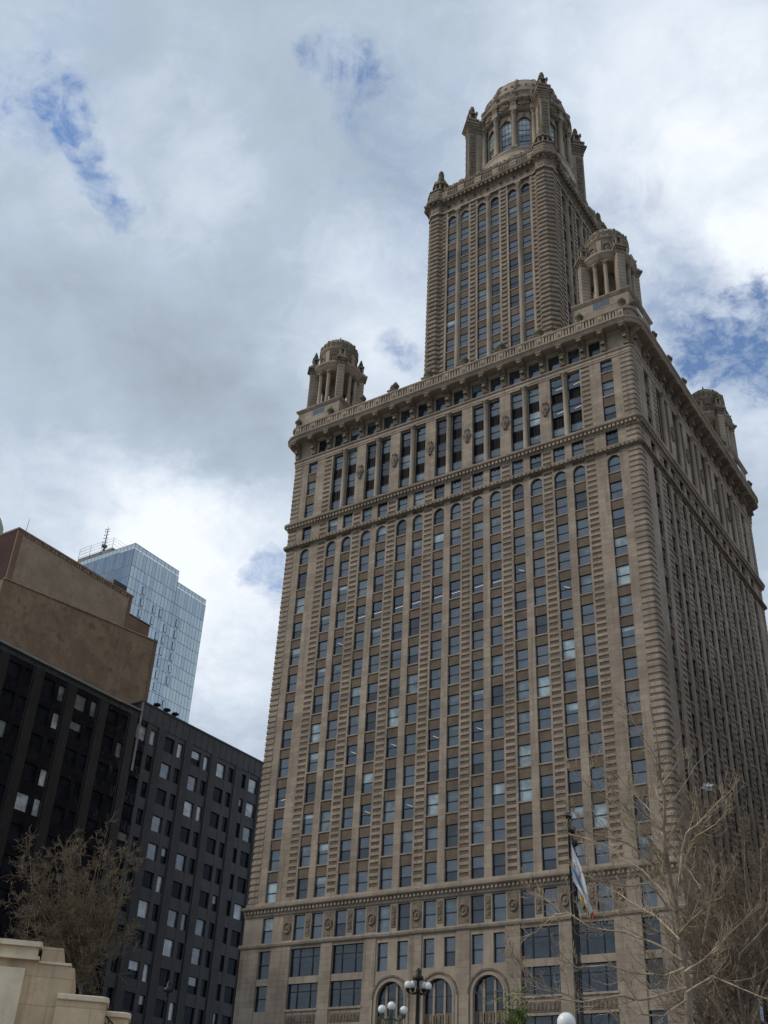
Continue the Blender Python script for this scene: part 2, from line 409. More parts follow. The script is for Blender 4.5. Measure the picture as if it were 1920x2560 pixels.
# solid heart of the block, set back behind the wall piers
wall.box(-HX + core, HX - core, core, DY - core, 0, 89.0, SMOOTH)
wall.box(-HX, -HX + core, core, DY, 0, 88.2, STONE); wall.box(-HX + core, HX, DY - core, DY, 0, 88.2, STONE)   # plain walls towards the lanes

def rustic(fr, mb, u0, u1, z0, z1, light=STONE, dk=BROWN, pitch=0.74, strip=.24, w=0.0, proj_=.018):
    "pier of light bands and recessed dark blocks"
    fr.box(mb, u0, u0 + strip, -core, w, z0, z1, light); fr.box(mb, u1 - strip, u1, -core, w, z0, z1, light)
    fr.box(mb, u0 + strip, u1 - strip, -core, w - .05, z0, z1, dk)
    n = max(1, int(round((z1 - z0) / pitch))); p = (z1 - z0) / n
    for k in range(n):
        za = z0 + k * p
        fr.box(mb, u0 + strip - .04, u1 - strip + .04, w - .06, w + proj_, za, za + p * .46, light)
def column_of_windows(fr, mb, u, wd, ops, z0, z1, wglass=-.3, span=BROWN, sp_w=-.12, side=None, pk=None, lit=None):
    "wall pieces between the openings of one vertical row of windows, and the windows"
    z = z0
    for i, (a, t, arch) in enumerate(ops):
        if a > z + .01:
            sill = .16
            fr.box(mb, u - wd / 2, u + wd / 2, -core, sp_w, z, a - sill, span)
            fr.box(mb, u - wd / 2, u + wd / 2, -core, sp_w + .1, a - sill, a, STONE)
        kw = (pk or pick)()
        if lit and (round(u, 1), i) in lit: kw = dict(up=CLEAR, lo=CLEAR, strip=lit[(round(u, 1), i)])
        win(fr, u, wglass, a, t, wd, arch, **kw)
        if arch:
            fr.archfill(mb, u - wd / 2, u + wd / 2, t, t + .12, -core, -.002, SMOOTH); z = t + .12
        else: z = t
    if z1 > z + .01: fr.box(mb, u - wd / 2, u + wd / 2, -core, sp_w, z, z1, span)

WD = 1.56; SPC = 2.46
def main_facade(fr, half, bays, single, pitch):
    ops = []
    for r in range(12, 0, -1): ops.append((70 - 3.7 * r - 2.4, 70 - 3.7 * r, False))
    ops += [(67.66, 70.0, True), (71.5, 73.55, False)]
    z0, z1 = ZB, 74.0
    lit = {}
    def litset(c, i, s): lit[(round(c, 1), i)] = s
    if fr is FRONT:
        # fluorescent strips that show through some of the windows
        for bk, side_, row in ((-2, -1, 3), (-2, 1, 3), (-1, -1, 3), (-1, 1, 3), (0, -1, 3), (0, 1, 3), (1, -1, 3), (1, 1, 3), (2, -1, 3)):
            litset(bk * pitch + side_ * SPC / 2, 12 - row, (-.38, .36, .46, .40))
        for bk, side_, row in ((-2, -1, 8), (-1, -1, 8), (0, -1, 8), (1, -1, 8), (-3, 1, 4), (2, -1, 3), (3, -1, 4), (-1, 1, 10), (-2, 1, 10)):
            litset(bk * pitch + side_ * SPC / 2, 12 - row, (-.2, .72, .25, .58))
        litset(-single, 3, (-.1, .4, .46, .44))
    for c in bays:
        for s in (-1, 1):
            column_of_windows(fr, wall, c + s * SPC / 2, WD, ops, z0, z1, lit=lit, pk=lambda: pick(.10, .14))
        fr.box(wall, c - SPC / 2 + WD / 2, c + SPC / 2 - WD / 2, -core, 0, z0, z1, STONE)
    for s in (-1, 1):
        column_of_windows(fr, wall, s * single, WD, ops, z0, z1, lit=lit, pk=lambda: pick(.16, .18))
    edge = bays[-1] + SPC / 2 + WD / 2
    for a, c in zip(bays[:-1], bays[1:]):
        rustic(fr, wall, a + SPC / 2 + WD / 2, c - SPC / 2 - WD / 2, z0, z1)
    q0 = half - 1.55
    for s in (-1, 1):
        e0, e1 = edge, edge + 1.6
        L = sorted((s * e0, s * e1)); rustic(fr, wall, L[0], L[1], z0, z1)
        L = sorted((s * e1, s * (single - WD / 2))); fr.box(wall, *L, -core, 0, z0, z1, STONE)
        L = sorted((s * (single + WD / 2), s * q0)); fr.box(wall, *L, -core, 0, z0, z1, STONE)
    # colonnade storeys
    zc0, zc1 = 74.0, 84.6
    pw = 1.53 / 2
    cols = []
    bounds = [bays[0] - pitch / 2] + [c + pitch / 2 for c in bays]
    for i, c in enumerate(bays):
        u0, u1 = c - pitch / 2 + pw, c + pitch / 2 - pw
        if i == 0: u0 = c - SPC / 2 - WD / 2 - .06
        if i == len(bays) - 1: u1 = c + SPC / 2 + WD / 2 + .06
        mid = .36
        for a, bq in ((u0, c - mid), (c + mid, u1)):
            um, ww = (a + bq) / 2, bq - a
            zz = zc0
            for (za, zt) in ((74.4, 76.7), (78.3, 80.45), (82.0, 84.3)):
                fr.box(wall, a, bq, -core, -.42, zz, za, BRONZE); zz = zt
                for q in (.25, .5, .75):
                    if za > 75: fr.box(wall, a + ww * q - .03, a + ww * q + .03, -.44, -.38, za - 1.5, za - .1, BRONZE)
                rr = random.random()
                kw = pick(.05, .18)
                if fr is FRONT and i == len(bays) - 1 and za > 76: kw = dict(up=CLEAR, lo=CLEAR, strip=(-.1, .30, .46, .36))
                win(fr, um, -.47 if not kw.get('strip') else -.3, za, zt, ww, False, **kw)
            fr.box(wall, a, bq, -core, -.3, zz, zc1, SMOOTH)
        fr.box(wall, c - mid, c + mid, -core, -.35, zc0, zc1, SMOOTH)
        cols.append(c)
    for bq in bounds[1:-1]: fr.box(wall, bq - pw, bq + pw, -core, .02, zc0, zc1, STONE)
    for s in (-1, 1):
        e0 = edge + .06
        L = sorted((s * e0, s * (e0 + 1.54))); rustic(fr, wall, L[0], L[1], zc0, zc1)
        L = sorted((s * (e0 + 1.54), s * (single - WD / 2))); fr.box(wall, *L, -core, 0, zc0, zc1, STONE)
        L = sorted((s * (single + WD / 2), s * q0)); fr.box(wall, *L, -core, 0, zc0, zc1, STONE)
        column_of_windows(fr, wall, s * single, WD, [(75.2, 77.4, False), (78.95, 81.2, False), (82.65, 84.6, False)], zc0, zc1)
    # storey between the brackets
    hb = half - .1 if fr is FRONT else half - core
    zf0, zf1 = 85.5, 88.4
    brk = [k * pitch / 2 for k in range(-len(bays) - 1, len(bays) + 2)]
    xs = [(a + c) / 2 for a, c in zip(brk[:-1], brk[1:])]
    u = -hb
    for x in xs:
        if x - .76 < u or x + .76 > hb: continue
        fr.box(wall, u, x - .76, -core, -.1, zf0, zf1, SMOOTH); u = x + .76
        win(fr, x, -.28, zf0 + .12, 88.1, 1.52, False, **pick(.03, .08))
    fr.box(wall, u, hb, -core, -.1, zf0, zf1, SMOOTH)
    return cols, bounds, brk

PF, PS = 5.59, 5.45
fb = [k * PF for k in range(-3, 4)]; sb = [(k - 2.5) * PS for k in range(6)]
colsF, boundF, brkF = main_facade(FRONT, HX, fb, 22.38, PF)
colsS, boundS, brkS = main_facade(SIDE, DY / 2, sb, 18.9, PS)

# rounded rusticated corners
for cx, sx, cy, sy in ((HX, -1, 0, 1), (-HX, 1, 0, 1), (HX, -1, DY, -1)):
    n = int(round((84.6 - ZB) / .74)); p = (84.6 - ZB) / n
    def corner(o, L, r, z):
        pts = []
        x0, y0 = cx - sx * o, cy - sy * o            # outer corner
        pts.append((cx + sx * L, y0, z))
        for k in range(6):
            a = PI / 2 * k / 5
            pts.append((x0 + sx * (r - r * math.sin(a)), y0 + sy * (r - r * math.cos(a)), z))
        pts.append((x0, cy + sy * L, z)); pts.append((cx + sx * L, cy + sy * L, z))
        return pts
    wall.loft([corner(-.02, 1.55, .4, ZB), corner(-.02, 1.55, .4, 84.6)], GAP)
    for k in range(n):
        za = ZB + k * p
        if 70.2 < za + .2 < 71.2 or 73.6 < za + .2 < 74.5: continue
        wall.loft([corner(.02, 1.52, .4, za + .02), corner(.05, 1.52, .4, za + .06), corner(.05, 1.52, .4, za + p * .58), corner(.02, 1.52, .4, za + p * .66)], STONE)

# ---- base storeys
def base_facade(fr, half, bays, single, pitch, arches):
    z1 = ZB
    # mezzanine with medallion panels
    zm0, zm1 = 18.9, 21.9
    mh = half if fr is FRONT else half - core
    u = -mh
    spots = []
    for s in (-1, 1): spots.append((s * single, 1.5))
    for c in bays:
        for s in (-1, 1): spots.append((c + s * SPC / 2, WD))
    spots.sort()
    for x, wd in spots:
        fr.box(wall, u, x - wd / 2, -core, 0, zm0, z1, SMOOTH); u = x + wd / 2
        fr.box(wall, x - wd / 2, x + wd / 2, -core, -.05, 21.65, z1, SMOOTH)
        win(fr, x, -.3, zm0 + .05, 21.65, wd, False, **pick(.05, .2))
    fr.box(wall, u, mh, -core, 0, zm0, z1, SMOOTH)
    for c in bays:
        fr.box(wall, c - .3, c + .3, 0, .05, 19.3, 21.5, ORNA)
        for k in range(3): fr.box(wall, c - .16, c + .16, .05, .12, 19.6 + k * .6, 19.95 + k * .6, ORNA)
    med = MB(ORNA)
    for a in [bays[0] - pitch / 2] + [c + pitch / 2 for c in bays]:
        fr.box(wall, a - .62, a + .62, 0, .04, 19.1, 21.6, ORNA)
        cc = fr.p(a, .04, 20.35); L = []
        for r_, w_ in ((.5, .0), (.5, .12), (.36, .12), (.36, .03), (.2, .03), (.14, .14)):
            L.append([fr.p(a + r_ * math.cos(2 * PI * k / 16), .04 + w_, 20.35 + 1.25 * r_ * math.sin(2 * PI * k / 16)) for k in range(16)])
        wall.loft(L, ORNA, True, True)
    # two tall storeys below
    zb1 = 18.5
    eh = half + .1 if fr is FRONT else half - core
    u = -eh
    heads = sorted([(c, 'arch' if i in arches else 'wide') for i, c in enumerate(bays)] + [(s * single, 'slim') for s in (-1, 1)])
    for c, kd in heads:
        hw = 2.05 if kd != 'slim' else .85
        fr.box(wall, u, c - hw, -core, .1, 0, zb1, STONE)
        u = c + hw
        if kd == 'arch':
            for s in (-1, 1):
                win(fr, c + s * 1.22, -.3, 15.1, 17.9, 1.3, False, **pick(.02, .05))
                L = sorted((c + s * 1.87, c + s * 2.05)); fr.box(wall, *L, -core, 0, 15.1, 17.9, SMOOTH)
            fr.box(wall, c - .57, c + .57, -core, 0, 15.1, 17.9, SMOOTH)
            fr.box(wall, c - hw, c + hw, -core, 0, 17.9, zb1, SMOOTH); fr.box(wall, c - hw, c + hw, -core, 0, 14.6, 15.1, SMOOTH)
            r = 1.66
            for s in (-1, 1):
                L = sorted((c + s * r, c + s * hw)); fr.box(wall, *L, -core, .02, 0, 14.6, SMOOTH)
            fr.archfill(wall, c - r, c + r, 14.05, 14.6, -core, .02, SMOOTH, 16)
            for q0, q1, pw_ in ((r, r + .2, .16), (r + .2, r + .42, .10), (r + .42, r + .6, .2)):
                fr.archring(wall, c, 14.05 - r, q0, q1, -.1, pw_, ORNA if q0 > r + .3 else SMOOTH)
                for s in (-1, 1):
                    L = sorted((c + s * q0, c + s * q1)); fr.box(wall, *L, .02, pw_, 0, 14.05 - r, SMOOTH)
            # tripartite glazing of the arch
            win(fr, c, -.35, 10.9, 14.05, 2 * r, True, kind='grid2', up=GLASSD, lo=GLASSD)
            for q in (-.62, .62): fr.box(wall, c + q - .12, c + q + .12, -.35, -.2, 0, 13.7, SMOOTH)
            fr.box(wall, c - r, c + r, -core, -.28, 9.6, 10.9, ORNA)
            for k in range(7): fr.box(wall, c - r + .12 + k * .46, c - r + .4 + k * .46, -.28, -.2, 9.8, 10.7, ORNA)
            win(fr, c, -.35, 5, 9.6, 2 * r, False, up=GLASSD, lo=GLASSD, kind='wide')
        elif kd == 'wide':
            for za, zt in ((15.2, 18.1), (11.9, 14.5), (6.0, 10.2)):
                win(fr, c, -.3, za, zt, 2 * hw, False, kind='wide', up=GLASSD, lo=GLASSD)
            for za, zt in ((18.1, zb1), (14.5, 15.2)): fr.box(wall, c - hw, c + hw, -core, .0, za, zt, SMOOTH)
            fr.box(wall, c - hw, c + hw, -core, .0, 10.2, 11.9, SMOOTH); fr.box(wall, c - hw - .1, c + hw + .1, -.2, .16, 11.75, 11.95, SMOOTH)
            fr.box(wall, c - hw + .15, c + hw - .15, 0, .05, 10.5, 11.4, ORNA)
            for k in range(9): fr.box(wall, c - hw + .3 + k * .41, c - hw + .52 + k * .41, .05, .11, 10.65, 11.25, ORNA)
            fr.box(wall, c - hw, c + hw, -core, 0, 0, 6.0, SMOOTH)
        else:
            for za, zt in ((15.2, 18.1), (11.9, 14.5), (6, 10.2)):
                win(fr, c, -.3, za, zt, 2 * hw, False, up=GLASSD, lo=GLASSD)
            zz = 0
            for za, zt in ((6, 10.2), (11.9, 14.5), (15.2, 18.1)):
                fr.box(wall, c - hw, c + hw, -core, .0, zz, za, SMOOTH); zz = zt
            fr.box(wall, c - hw, c + hw, -core, 0, zz, zb1, SMOOTH)
    fr.box(wall, u, eh, -core, .1, 0, zb1, STONE)
    fr.box(wall, -mh, mh, -core, .0, zb1, zm0, SMOOTH)
base_facade(FRONT, HX, fb, 22.38, PF, (2, 3, 4))
base_facade(SIDE, DY / 2, sb, 18.9, PS, ())
wall.build('main_wall', tower)

# ---- cornices and string courses, turning round the corners
def dentils(fr, mb, half, pitch, wdt, w0, w1, z0, z1, m):
    n = int(2 * half / pitch)
    for k in range(n):
        u = -half + (k + .5) * 2 * half / n
        fr.box(mb, u - wdt / 2, u + wdt / 2, w0, w1, z0, z1, m)
mb = MB(SMOOTH)
moulding(mb, RECT, [(.05, 18.35), (.25, 18.5), (.32, 18.7), (.3, 18.86), (.05, 18.9)], SMOOTH)
mb.build('string_course', tower)
mb = MB(SMOOTH)
moulding(mb, RECT, [(.03, 21.75), (.14, 21.85), (.16, 22.05), (.2, 22.1), (.2, 22.42), (.5, 22.5), (.62, 22.62), (.66, 22.85), (.1, 22.95), (.1, 23.3), (.02, 23.32)], SMOOTH, .15)
for fr, h in ((FRONT, HX), (SIDE, DY / 2)): dentils(fr, mb, h, .48, .26, .2, .44, 22.14, 22.42, STONE)
mb.build('lower_cornice', tower)
mb = MB(SMOOTH)
moulding(mb, RECT, [(.02, 70.5), (.2, 70.6), (.42, 70.82), (.45, 71.05), (.2, 71.2), (.02, 71.35)], SOOT, .2)
for fr, h in ((FRONT, HX), (SIDE, DY / 2)): dentils(fr, mb, h, .55, .34, .3, .48, 70.62, 71.0, SOOT)
mb.build('belt_course', tower)
mb = MB(SMOOTH)
moulding(mb, RECT, [(.03, 73.55), (.15, 73.65), (.18, 74.1), (.5, 74.2), (.62, 74.3), (.66, 74.55), (.1, 74.65)], SMOOTH, .2)
for fr, h in ((FRONT, HX), (SIDE, DY / 2)): dentils(fr, mb, h, .52, .3, .18, .46, 73.75, 74.12, STONE)
mb.build('dentil_cornice', tower)
mb = MB(SMOOTH)
moulding(mb, RECT, [(.03, 84.45), (.08, 84.5), (.08, 84.75), (.14, 84.77), (.14, 85.05), (.1, 85.07), (.1, 85.25), (.24, 85.32), (.28, 85.42), (.28, 85.52), (-.06, 85.58)], SMOOTH, .3)
mb.build('entablature', tower)
mb = MB(SMOOTH)
moulding(mb, RECT, [(-.05, 88.0), (.15, 88.15), (.2, 88.35), (1.35, 88.42), (1.45, 88.52), (1.5, 88.64), (1.62, 88.8), (1.78, 88.92), (1.8, 89.1), (1.1, 89.2), (-.4, 89.22)], SMOOTH, .9)
mb.build('roof_cornice', tower)
par = MB(SMOOTH)
def parapet():
    moulding(par, RECT, [(.78, 89.2), (.78, 91.1)], SOOT, .5)
    moulding(par, RECT, [(1.04, 89.2), (1.04, 89.45), (.79, 89.5)], SMOOTH, .5)
    moulding(par, RECT, [(.79, 90.82), (1.0, 90.86), (1.1, 91.0), (1.1, 91.18), (.5, 91.3), (-.4, 91.3)], SMOOTH, .5)
    for fr, half, pitch in ((FRONT, HX, PF / 2), (SIDE, DY / 2, PS / 2)):
        n = int(half / pitch)
        for k in range(-n, n + 1):
            u = k * pitch
            fr.box(par, u - .36, u + .36, .78, 1.02, 89.45, 90.86, SMOOTH)
            fr.box(par, u - .16, u + .16, 1.02, 1.08, 89.95, 90.4, ORNA)
            if k < n:
                for q in range(5):
                    x = u + .36 + (q + .5) * (pitch - .72) / 5
                    fr.box(par, x - .11, x + .11, .78, .99 if q % 2 == 0 else .93, 89.5, 90.84, SMOOTH)
                for q in range(5):
                    x = u + .36 + (q + .5) * (pitch - .72) / 5
                    if q in (1, 3): fr.box(par, x - .2, x + .2, .78, .97, 89.5, 89.85, SMOOTH)
parapet()
par.build('parapet', tower)
mb = MB(ROOFM); mb.box(-HX + .6, HX - .6, .6, DY - .6, 89.0, 89.3, ROOFM); mb.build('roof', tower)

# scroll brackets under the great cornice
mb = MB(ORNA)
prof = [(.0, 85.75), (.26, 85.85), (.34, 86.6), (.22, 86.85), (.36, 87.05), (.62, 87.2), (.62, 87.4), (1.2, 87.6), (1.42, 87.85), (1.42, 88.12), (1.3, 88.34), (0, 88.36)]
L = [[(x, -w_, z - 86.3) for w_, z in prof] for x in (-.36, .36)]
mb.loft(L, ORNA)
mb.box(-.24, .24, -.74, -.2, .25, .62, ORNA); mb.box(-.42, .42, -1.5, -.1, 1.9, 2.0, SMOOTH)
mb.box(-.2, .2, -1.52, -1.3, 1.35, 1.75, ORNA)
bme = mb.mesh('bracket')
for fr, bk, half in ((FRONT, brkF, HX), (SIDE, brkS, DY / 2)):
    for u in bk + [-(half - .5), half - .5]:
        inst('bracket', bme, tower, fr.M(u, 0, 86.3))
# columns of the colonnade
mb = MB(SMOOTH)
mb.box(-.42, .42, -.12, .4, 0, .35, SMOOTH)
mb.lathe(0, 0, [(.36, .35), (.36, .45), (.31, .5), (.31, 9.2), (.36, 9.25), (.33, 9.35)], 14, SMOOTH)
mb.lathe(0, 0, [(.32, 9.35), (.38, 9.6), (.45, 9.9), (.42, 9.95)], 14, ORNA)
mb.box(-.46, .46, -.46, .4, 9.95, 10.1, SMOOTH)
cme = mb.mesh('column')
for fr, cs in ((FRONT, colsF), (SIDE, colsS)):
    for c in cs: inst('column', cme, tower, fr.M(c, -.05, 74.5))
# carved cartouches on the piers of the colonnade
mb = MB(ORNA); L = []
for r_, y in ((.5, 0), (.52, -.12), (.42, -.2), (.3, -.12), (.2, -.26), (.05, -.3)):
    L.append([(r_ * (1 + .16 * math.cos(4 * a)) * math.cos(a), y, 1.75 * r_ * (1 + .1 * math.cos(6 * a)) * math.sin(a)) for a in [2 * PI * k / 24 for k in range(24)]])
mb.loft(L, ORNA, True, True)
mb.box(-.3, .3, -.25, 0, .75, 1.02, ORNA); mb.box(-.2, .2, -.22, 0, -1.05, -.8, ORNA)
kme = mb.mesh('cartouche')
for fr, bs in ((FRONT, boundF[1:-1]), (SIDE, boundS[1:-1])):
    for u in bs: inst('cartouche', kme, tower, fr.M(u, .02, 79.9))
# urns on the parapet and the carved blocks behind them
mb = MB(MOSS)
mb.lathe(0, 0, [(.36, 0), (.36, .25), (.26, .3), (.3, .45), (.52, .8), (.56, .95), (.5, 1.0), (.42, 1.1), (.3, 1.4), (.12, 1.55), (.1, 1.7), (.02, 1.75)], 14, MOSS)
ume = mb.mesh('urn')
mb = MB(SOOT)
mb.box(-.55, .55, -.4, .4, 0, .9, SMOOTH); mb.box(-.65, .65, -.5, .5, .9, 1.05, SOOT)
mb.lathe(0, 0, [(.3, 1.05), (.4, 1.3), (.42, 1.6), (.28, 1.75), (.3, 1.95), (.12, 2.1)], 10, MOSS)
fme = mb.mesh('carved_block')
for fr, bs, half in ((FRONT, boundF, HX), (SIDE, boundS, DY / 2)):
    for u in bs + ([-half + .4, half - .4]):
        inst('urn', ume, tower, fr.M(u, .7, 91.3))
    for u in bs[1:-1]: inst('carved_block', fme, tower, fr.M(u - .95, .0, 91.2))

# ---- corner turrets
def octo(cx, cy, ap, rot=0.0, n=8): return [(cx + ap / math.cos(PI / n) * math.cos(rot + PI / n + 2 * PI * k / n), cy + ap / math.cos(PI / n) * math.sin(rot + PI / n + 2 * PI * k / n)) for k in range(n)]
TB = 3.72
def tbox(mb, cx, cy, ang, x0, x1, y0, y1, z0, z1, m):
    c, s = math.cos(ang), math.sin(ang)
    mb.box(x0, x1, y0, y1, z0, z1, m, lambda x, y, z: (cx + c * x - s * y, cy + s * x + c * y, z))
t_pier = MB(STONE)          # local: pier centre line at origin, outward = +x
t_pier.box(-.75, .75, -.62, .62, 0, .4, SMOOTH); 
for k in range(11):
    t_pier.box(-.62, .62, -.52, .52, .4 + k * .6, .4 + k * .6 + .54, SMOOTH); t_pier.box(-.6, .6, -.5, .5, .4 + k * .6 + .54, 1.0 + k * .6, SOOTB)
t_pier.box(-.66, .66, -.56, .56, 7.0, 7.6, ORNA)
t_pier.box(-.75, .85, -.68, .68, 7.6, 7.85, SOOT); t_pier.box(-.8, 1.05, -.85, .85, 7.85, 8.15, SOOT); t_pier.box(-.6, .75, -.6, .6, 8.15, 8.6, SOOT)
pier_me = t_pier.mesh('pier')
t_pin = MB(SOOT)
t_pin.box(-.45, .45, -.45, .45, 0, .5, SMOOTH)
for sx in (-1, 1):
    for sy in (-1, 1): t_pin.box(sx * .34 - .1, sx * .34 + .1, sy * .34 - .1, sy * .34 + .1, .5, 1.5, SMOOTH)
t_pin.box(-.2, .2, -.2, .2, .5, 1.5, SOOTB)
t_pin.box(-.52, .52, -.52, .52, 1.5, 1.68, SOOT)
t_pin.lathe(0, 0, [(.5, 1.68), (.38, 2.0), (.44, 2.1), (.26, 2.5), (.3, 2.6), (.12, 3.0), (.14, 3.1), (.02, 3.3)], 8, MOSS)
pin_me = t_pin.mesh('pinnacle')
t_col = MB(SMOOTH)
t_col.lathe(0, 0, [(.36, 0), (.36, .2), (.29, .3), (.27, 5.6), (.3, 5.7)], 10, SMOOTH); t_col.lathe(0, 0, [(.28, 5.7), (.4, 6.15), (.36, 6.2)], 10, ORNA); t_col.box(-.4, .4, -.4, .4, 6.2, 6.35, SMOOTH)
tcol_me = t_col.mesh('column')
def turret(cx, cy):
    mb = MB(STONE)
    T = inst('corner_turret', None, tower, Matrix.Translation((cx, cy, 89.2)))
    me_o = MB(STONE)
    rect = (-TB, TB, -TB, TB)
    moulding(me_o, rect, [(0, 0), (0, 5.2), (.1, 5.25), (.2, 5.4), (.32, 5.55), (.32, 5.72), (.1, 5.8), (-.2, 6.0), (-1.0, 6.3)], STONE)
    for f in (Fr(0, -TB, 0), Fr(TB, 0, PI / 2)):
        for q in range(5): f.box(me_o, -TB + .02, TB - .02, 0, .02, 2.6 + q * .56, 2.6 + q * .56 + .5, SMOOTH) if False else None
        f.box(me_o, -.2, 2.0, -.1, .03, 3.9, 4.05, SMOOTH)
        f.box(me_o, -1.1, 1.1, -.1, .006, 4.0, 5.05, FRAME) ; f.box(me_o, -1.05, 1.05, 0, .012, 4.05, 5.0, GLASS)
    me_o.build('turret_base', T)
    zb = 6.05
    dr = 3.55
    for k in range(4):
        a = PI / 4 + k * PI / 2
        rr = 3.55
        inst('pier', pier_me, T, Matrix.Translation((rr * math.cos(a), rr * math.sin(a), zb)) @ Matrix.Rotation(a, 4, 'Z'))
        inst('pinnacle', pin_me, T, Matrix.Translation((rr * math.cos(a), rr * math.sin(a), zb + 8.5)) @ Matrix.Rotation(a, 4, 'Z'))
        for s in (-1, 1):
            q = k * PI / 2 + s * R(13.5)
            inst('column', tcol_me, T, Matrix.Translation((3.1 * math.cos(q), 3.1 * math.sin(q), zb)) @ Matrix.Rotation(q, 4, 'Z'))
    mb = MB(SOOT)
    mb.lathe(0, 0, [(.95, zb), (.95, zb + 6.6)], 10, SOOTB)                     # stair core seen between the columns
    mb.build('stair_core', T)
    mb = MB(SMOOTH)
    z = zb + 6.35
    mb.lathe(0, 0, [(2.75, z), (3.4, z), (3.4, z + .35), (3.46, z + .36), (3.46, z + .9), (3.7, z + 1.1), (3.8, z + 1.25), (3.8, z + 1.45), (3.2, z + 1.6), (2.9, z + 1.62)], 32, SMOOTH)
    mb.build('ring_entablature', T)
    mb = MB(SOOT)
    z = zb + 7.9
    mb.lathe(0, 0, [(2.95, z), (2.95, z + .3), (2.8, z + .4), (2.78, z + 2.9), (2.95, z + 3.1), (3.05, z + 3.3), (3.05, z + 3.5), (2.9, z + 3.6), (2.9, z + 4.2), (3.0, z + 4.3), (2.9, z + 4.45), (2.55, z + 5.2), (1.9, z + 5.8), (1.1, z + 6.25), (.3, z + 6.45)], 32, SOOT)
    for k in range(8):
        a = PI / 8 + k * PI / 4
        f = Fr(2.78 * math.cos(a), 2.78 * math.sin(a), a + PI / 2)
        f.archring(mb, 0, z + 1.5, .5, .72, -.1, .16, ORNA, 8)
        f.box(mb, -.5, .5, -.3, -.02, z + .5, z + 1.5, SOOTB)
        for s in (-1, 1): f.box(mb, s * .61 - .11, s * .61 + .11, -.1, .16, z + .4, z + 1.5, ORNA)
        f.box(mb, -.25, .25, 0, .3, z + .4, z + 1.0, ORNA)
        mb.lathe(*f.p(0, .15, 0)[:2], [(.2, z + 1.0), (.25, z + 1.2), (.1, z + 1.4), (.02, z + 1.5)], 8, ORNA)
        a2 = k * PI / 4; f = Fr(2.78 * math.cos(a2), 2.78 * math.sin(a2), a2 + PI / 2)
        f.box(mb, -.34, .34, -.1, .1, z + .4, z + 2.9, SMOOTH)
    for k in range(24):
        a = 2 * PI * k / 24; f = Fr(2.95 * math.cos(a), 2.95 * math.sin(a), a + PI / 2)
        f.box(mb, -.16, .16, -.2, .08, z + 3.65, z + 4.1, ORNA); f.box(mb, -.1, .1, -.25, .04, z + 4.3, z + 4.55 + (.3 if k % 3 == 0 else 0), MOSS)
    mb.lathe(0, 0, [(.35, z + 6.3), (.5, z + 6.6), (.22, z + 7.1), (.02, z + 7.9)], 8, MOSS)
    mb.build('dome', T)
for cx, cy in ((HX - TB + .35, TB), (-HX + TB - .35, TB), (HX - TB + .35, DY - TB)): turret(cx, cy)

# ---- upper tower
TX, TY0, TY1 = .2, 11.0, 36.0
TH = 11.0
ut = MB(STONE)
ut.box(TX - TH + core, TX + TH - core, TY0 + core, TY1 - core, 89.2, 144, SMOOTH)
ut.box(TX - TH, TX - TH + core, TY0, TY1, 89.2, 140, STONE); ut.box(TX - TH + core, TX + TH, TY1 - core, TY1, 89.2, 140, STONE)
UF = Fr(TX, TY0, 0); US = Fr(TX + TH, (TY0 + TY1) / 2, PI / 2)
muls = []
def upper_facade(fr, half):
    P = 5.62
    bays = [-P, 0, P]
    ops = [(132.75 - 3.9 * k - 2.45, 132.75 - 3.9 * k, False) for k in range(10, -1, -1)] + [(134.35, 136.75, True)]
    z0, z1 = 89.2, 138.0
    wd = 1.55
    for c in bays:
        for s in (-1, 1):
            column_of_windows(fr, ut, c + s * SPC / 2, wd, ops, z0, z1, sp_w=-.18, pk=lambda: pick(.03, .1))
            fr.archring(ut, c + s * SPC / 2, 136.75 - wd / 2, wd / 2, wd / 2 + .14, -.1, .07, SMOOTH, 8)
        fr.box(ut, c - SPC / 2 + wd / 2, c + SPC / 2 - wd / 2, -core, -.14, z0, z1, SMOOTH)
        muls.append((fr, c))
        for s in (-1, 1):
            L = sorted((c + s * (SPC / 2 + wd / 2), c + s * (SPC / 2 + wd / 2 + .3))); fr.box(ut, *L, -core, .0, z0, z1, SMOOTH)
    e = SPC / 2 + wd / 2 + .3
    for a, c in zip(bays[:-1], bays[1:]): rustic(fr, ut, a + e, c - e, z0, z1, SOOTL, SOOTB, .93, .06, .0, .08)
    rustic(fr, ut, P + e, half - .6, z0, z1, SOOTL, SOOTB, .93, .1, 0, .08); rustic(fr, ut, -half + .6, -P - e, z0, z1, SOOTL, SOOTB, .93, .1, 0, .08)
    fr.box(ut, -half + .6, half - .6, -core, .02, 138.35, 140.2, SOOT)
    n = 13; 
    for k in range(n):
        u = (k - 6) * 1.24
        L = []
        for r_, w_ in ((.48, .02), (.48, .09), (.36, .09), (.36, .03)):
            L.append([fr.p(u + r_ * math.cos(2 * PI * q / 14), w_, 139.25 + r_ * math.sin(2 * PI * q / 14)) for q in range(14)])
        ut.loft(L, SOOT, False); ut.add(L[-1], [tuple(range(14))], FRAME if k % 2 == 0 else SOOTB)
    fr.box(ut, -half + .6, half - .6, -core, .16, 138.0, 138.35, SMOOTH)
upper_facade(UF, TH); upper_facade(US, 12.5)
UP = inst('upper_tower', None, tower, Matrix.Translation((0, 0, 0)))
ut.build('tower_wall', UP)
mb = MB(SMOOTH)
mb.lathe(0, 0, [(.42, 89.3), (.42, 90), (.36, 90.1), (.34, 136.2), (.4, 136.3)], 12, SMOOTH); mb.lathe(0, 0, [(.36, 136.3), (.5, 137.2), (.46, 137.3)], 12, ORNA); mb.box(-.52, .52, -.5, .3, 137.3, 137.8, SMOOTH)
mume = mb.mesh('column')
